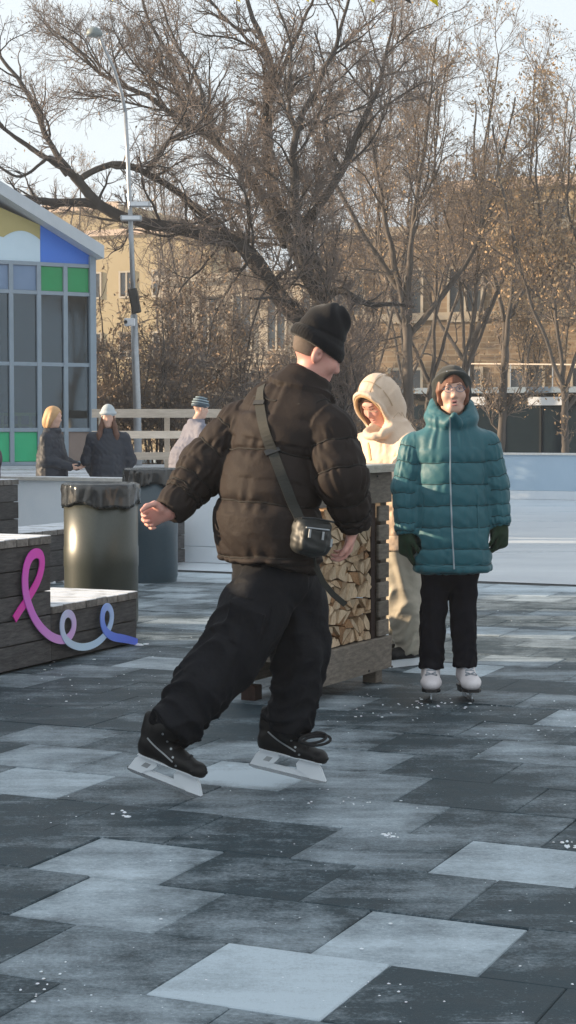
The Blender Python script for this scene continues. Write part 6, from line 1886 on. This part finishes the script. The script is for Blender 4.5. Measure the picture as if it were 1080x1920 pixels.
def slender(px, Y, top_py, lean, seed, label, leaf_n=1200, forks=3, r0=.13, m_leaf=None, fork_py=None, counts=(42, 400, 2000, 3600), leaf_size=(.035, .075), spread=.08):
    rng = np.random.default_rng(seed)
    r0 *= .70; leaf_n = int(leaf_n * 1.5)
    b = V3(P(px, 800, Y)[0], Y, -.03)
    top = P(px + lean, top_py, Y)
    hgt = top[2]
    fz = hgt * rng.uniform(.2, .34) if fork_py is None else P(0, fork_py, Y)[2]
    lx = top[0] - b[0]
    trunk = [b, b + V3(lx * .12, rng.normal() * .1, fz * .5), b + V3(lx * .3 + rng.normal() * .06, rng.normal() * .1, fz)]
    limbs = [(trunk, r0, r0 * .72)]
    for k in range(forks):
        a = (k - (forks - 1) / 2) * rng.uniform(.5, .9)
        t0 = trunk[-1] if k % 2 == 0 else (trunk[-1] * .6 + trunk[1] * .4)
        e = top + V3(a * hgt * .20 + rng.normal() * .15, rng.normal() * .7, -abs(a) * hgt * .14 + rng.normal() * .3)
        m1 = t0 + (e - t0) * .35 + V3(a * .35 + rng.normal() * .15, rng.normal() * .2, 0); m2 = t0 + (e - t0) * .7 + V3(a * .2 + rng.normal() * .15, rng.normal() * .2, 0)
        limbs.append(([t0, m1, m2, e], r0 * rng.uniform(.45, .62), .018))
    return tree('slender_tree', label, 'bare trees behind the rink', b, limbs, seed, M_BARK2, M_TWIG2, m_leaf or M_DRY, counts, leaf_n, leaf_size, spread, l1=.38, up=.20)
t1 = slender(768, 40, 40, -20, 31, 'grey forked tree rising right behind the hooded person', 900, 4, .20, fork_py=560)
t2 = slender(790, 43, 60, 60, 32, 'slim bare tree behind the forked grey one', 1000, 3, .13)
t3 = slender(845, 41, 70, 90, 33, 'leaning slim tree above the person in teal', 1500, 3, .13)
t4 = slender(935, 44, 110, 70, 34, 'crooked tree leaning right over the dark pavilion', 2200, 3, .17, fork_py=600)
t5 = slender(1065, 39, 160, -30, 35, 'leafy brown tree at the right edge of the photo', 4200, 4, .14, m_leaf=M_DRY, leaf_size=(.05, .10), spread=.12)
t6 = slender(700, 46, 20, 20, 36, 'slim tree between the big old tree and the forked one', 1000, 3, .12)
t7 = slender(665, 42, 420, 10, 37, 'small dark tree beside the old trunk', 700, 3, .11, counts=(40, 350, 1500, 2400))
def place(src, label, px, Y, rz, s):
    c = copy_tree(src); c['label'] = label
    c.location = (P(px, 800, Y)[0], Y, -.03); c.rotation_euler = (0, 0, rz); c.scale = (s, s, s)
    return c
place(t2, 'distant slim bare tree left of the lamp post top', 330, 54, 2.1, 1.0)
place(t6, 'distant bare tree in the gap right of the old trunk', 640, 55, 4.0, .95)
place(t3, 'distant slim bare tree behind the big bough', 440, 56, .9, 1.0)
place(t1, 'distant bare tree behind the leaning slim one', 880, 56, 2.6, .95)
place(t2, 'distant bare tree in front of the brick building middle', 770, 53, 3.7, 1.0)
place(t5, 'distant leafy brown tree in front of the ochre building', 990, 54, 1.2, .9)
place(t3, 'distant bare tree near the right edge', 1075, 58, 3.0, 1.0)
place(t4, 'distant bare tree behind the pavilion gable', 130, 62, 1.9, 1.0)

# thicket of bare shrubs behind the deck railing and along the trunk feet
def shrub(px, Y, hgt, wid, seed, label, leaf_n, n_stems=14, ml=None):
    rng = np.random.default_rng(seed)
    b = V3(P(px, 800, Y)[0], Y, -.03); limbs = []
    for k in range(n_stems):
        a = rng.uniform(-1, 1); dy = rng.uniform(-.6, .6)
        e = b + V3(a * wid, dy, hgt * rng.uniform(.65, 1.05) * (1 - .25 * abs(a)))
        limbs.append(([b + V3(a * .3 * wid, dy * .3, 0), b + (e - b) * .5 + V3(rng.normal() * .12, 0, .15), e], rng.uniform(.018, .035), .008))
    root = tree('bare_shrub', label, 'bare shrubs behind the rink', b, limbs, seed, M_BARK2, M_TWIG2, ml or M_DRY2, (110, 650, 2600, 2200), leaf_n, (.05, .09), .09, l1=.36, up=.05)
    root['category'] = 'shrub'
    return root
s1 = shrub(290, 33, 3.6, 1.5, 51, 'tangled bare shrub behind the railing next to the lamp post', 1500)
s2 = shrub(440, 34, 3.9, 1.6, 52, 'twiggy brown shrub behind the man in black', 1900)
s3 = shrub(560, 37, 3.0, 1.4, 53, 'low brown shrub at the foot of the old tree', 1300)
for src, lab, px, Y, rz, s in ((s1, 'bare shrub just right of the glazed pavilion corner', 205, 36, 1.3, 1.15), (s2, 'bare shrub behind the railing post in the middle', 350, 36, 2.2, 1.2), (s3, 'shrub behind the hooded person in beige', 690, 41, .7, 1.0),
                               (s3, 'back row shrub left of the old tree trunk', 520, 41, 5.0, 1.3)):
    place(src, lab, px, Y, rz, s)

# trees on the right hand side of the rink, outside the frame: the pavilion's windows mirror them
for i, (src, x, y, rz, sc_) in enumerate(((t1, 11, 9, .5, 1.0), (t5, 14, 5, 1.7, 1.1), (t2, 10, 13, 2.9, 1.1), (t4, 17, 8, 4.1, 1.1), (t6, 13, 1, 5.0, 1.1), (t3, 16, 13, .2, 1.0))):
    c = copy_tree(src); c['label'] = 'bare tree number of the row right of the rink'; c['group'] = 'trees right of the rink, outside the frame'
    c['label'] = 'bare tree in the row along the right side of the rink'
    c.location = (x, y, -.03); c.rotation_euler = (0, 0, rz); c.scale = (sc_,) * 3
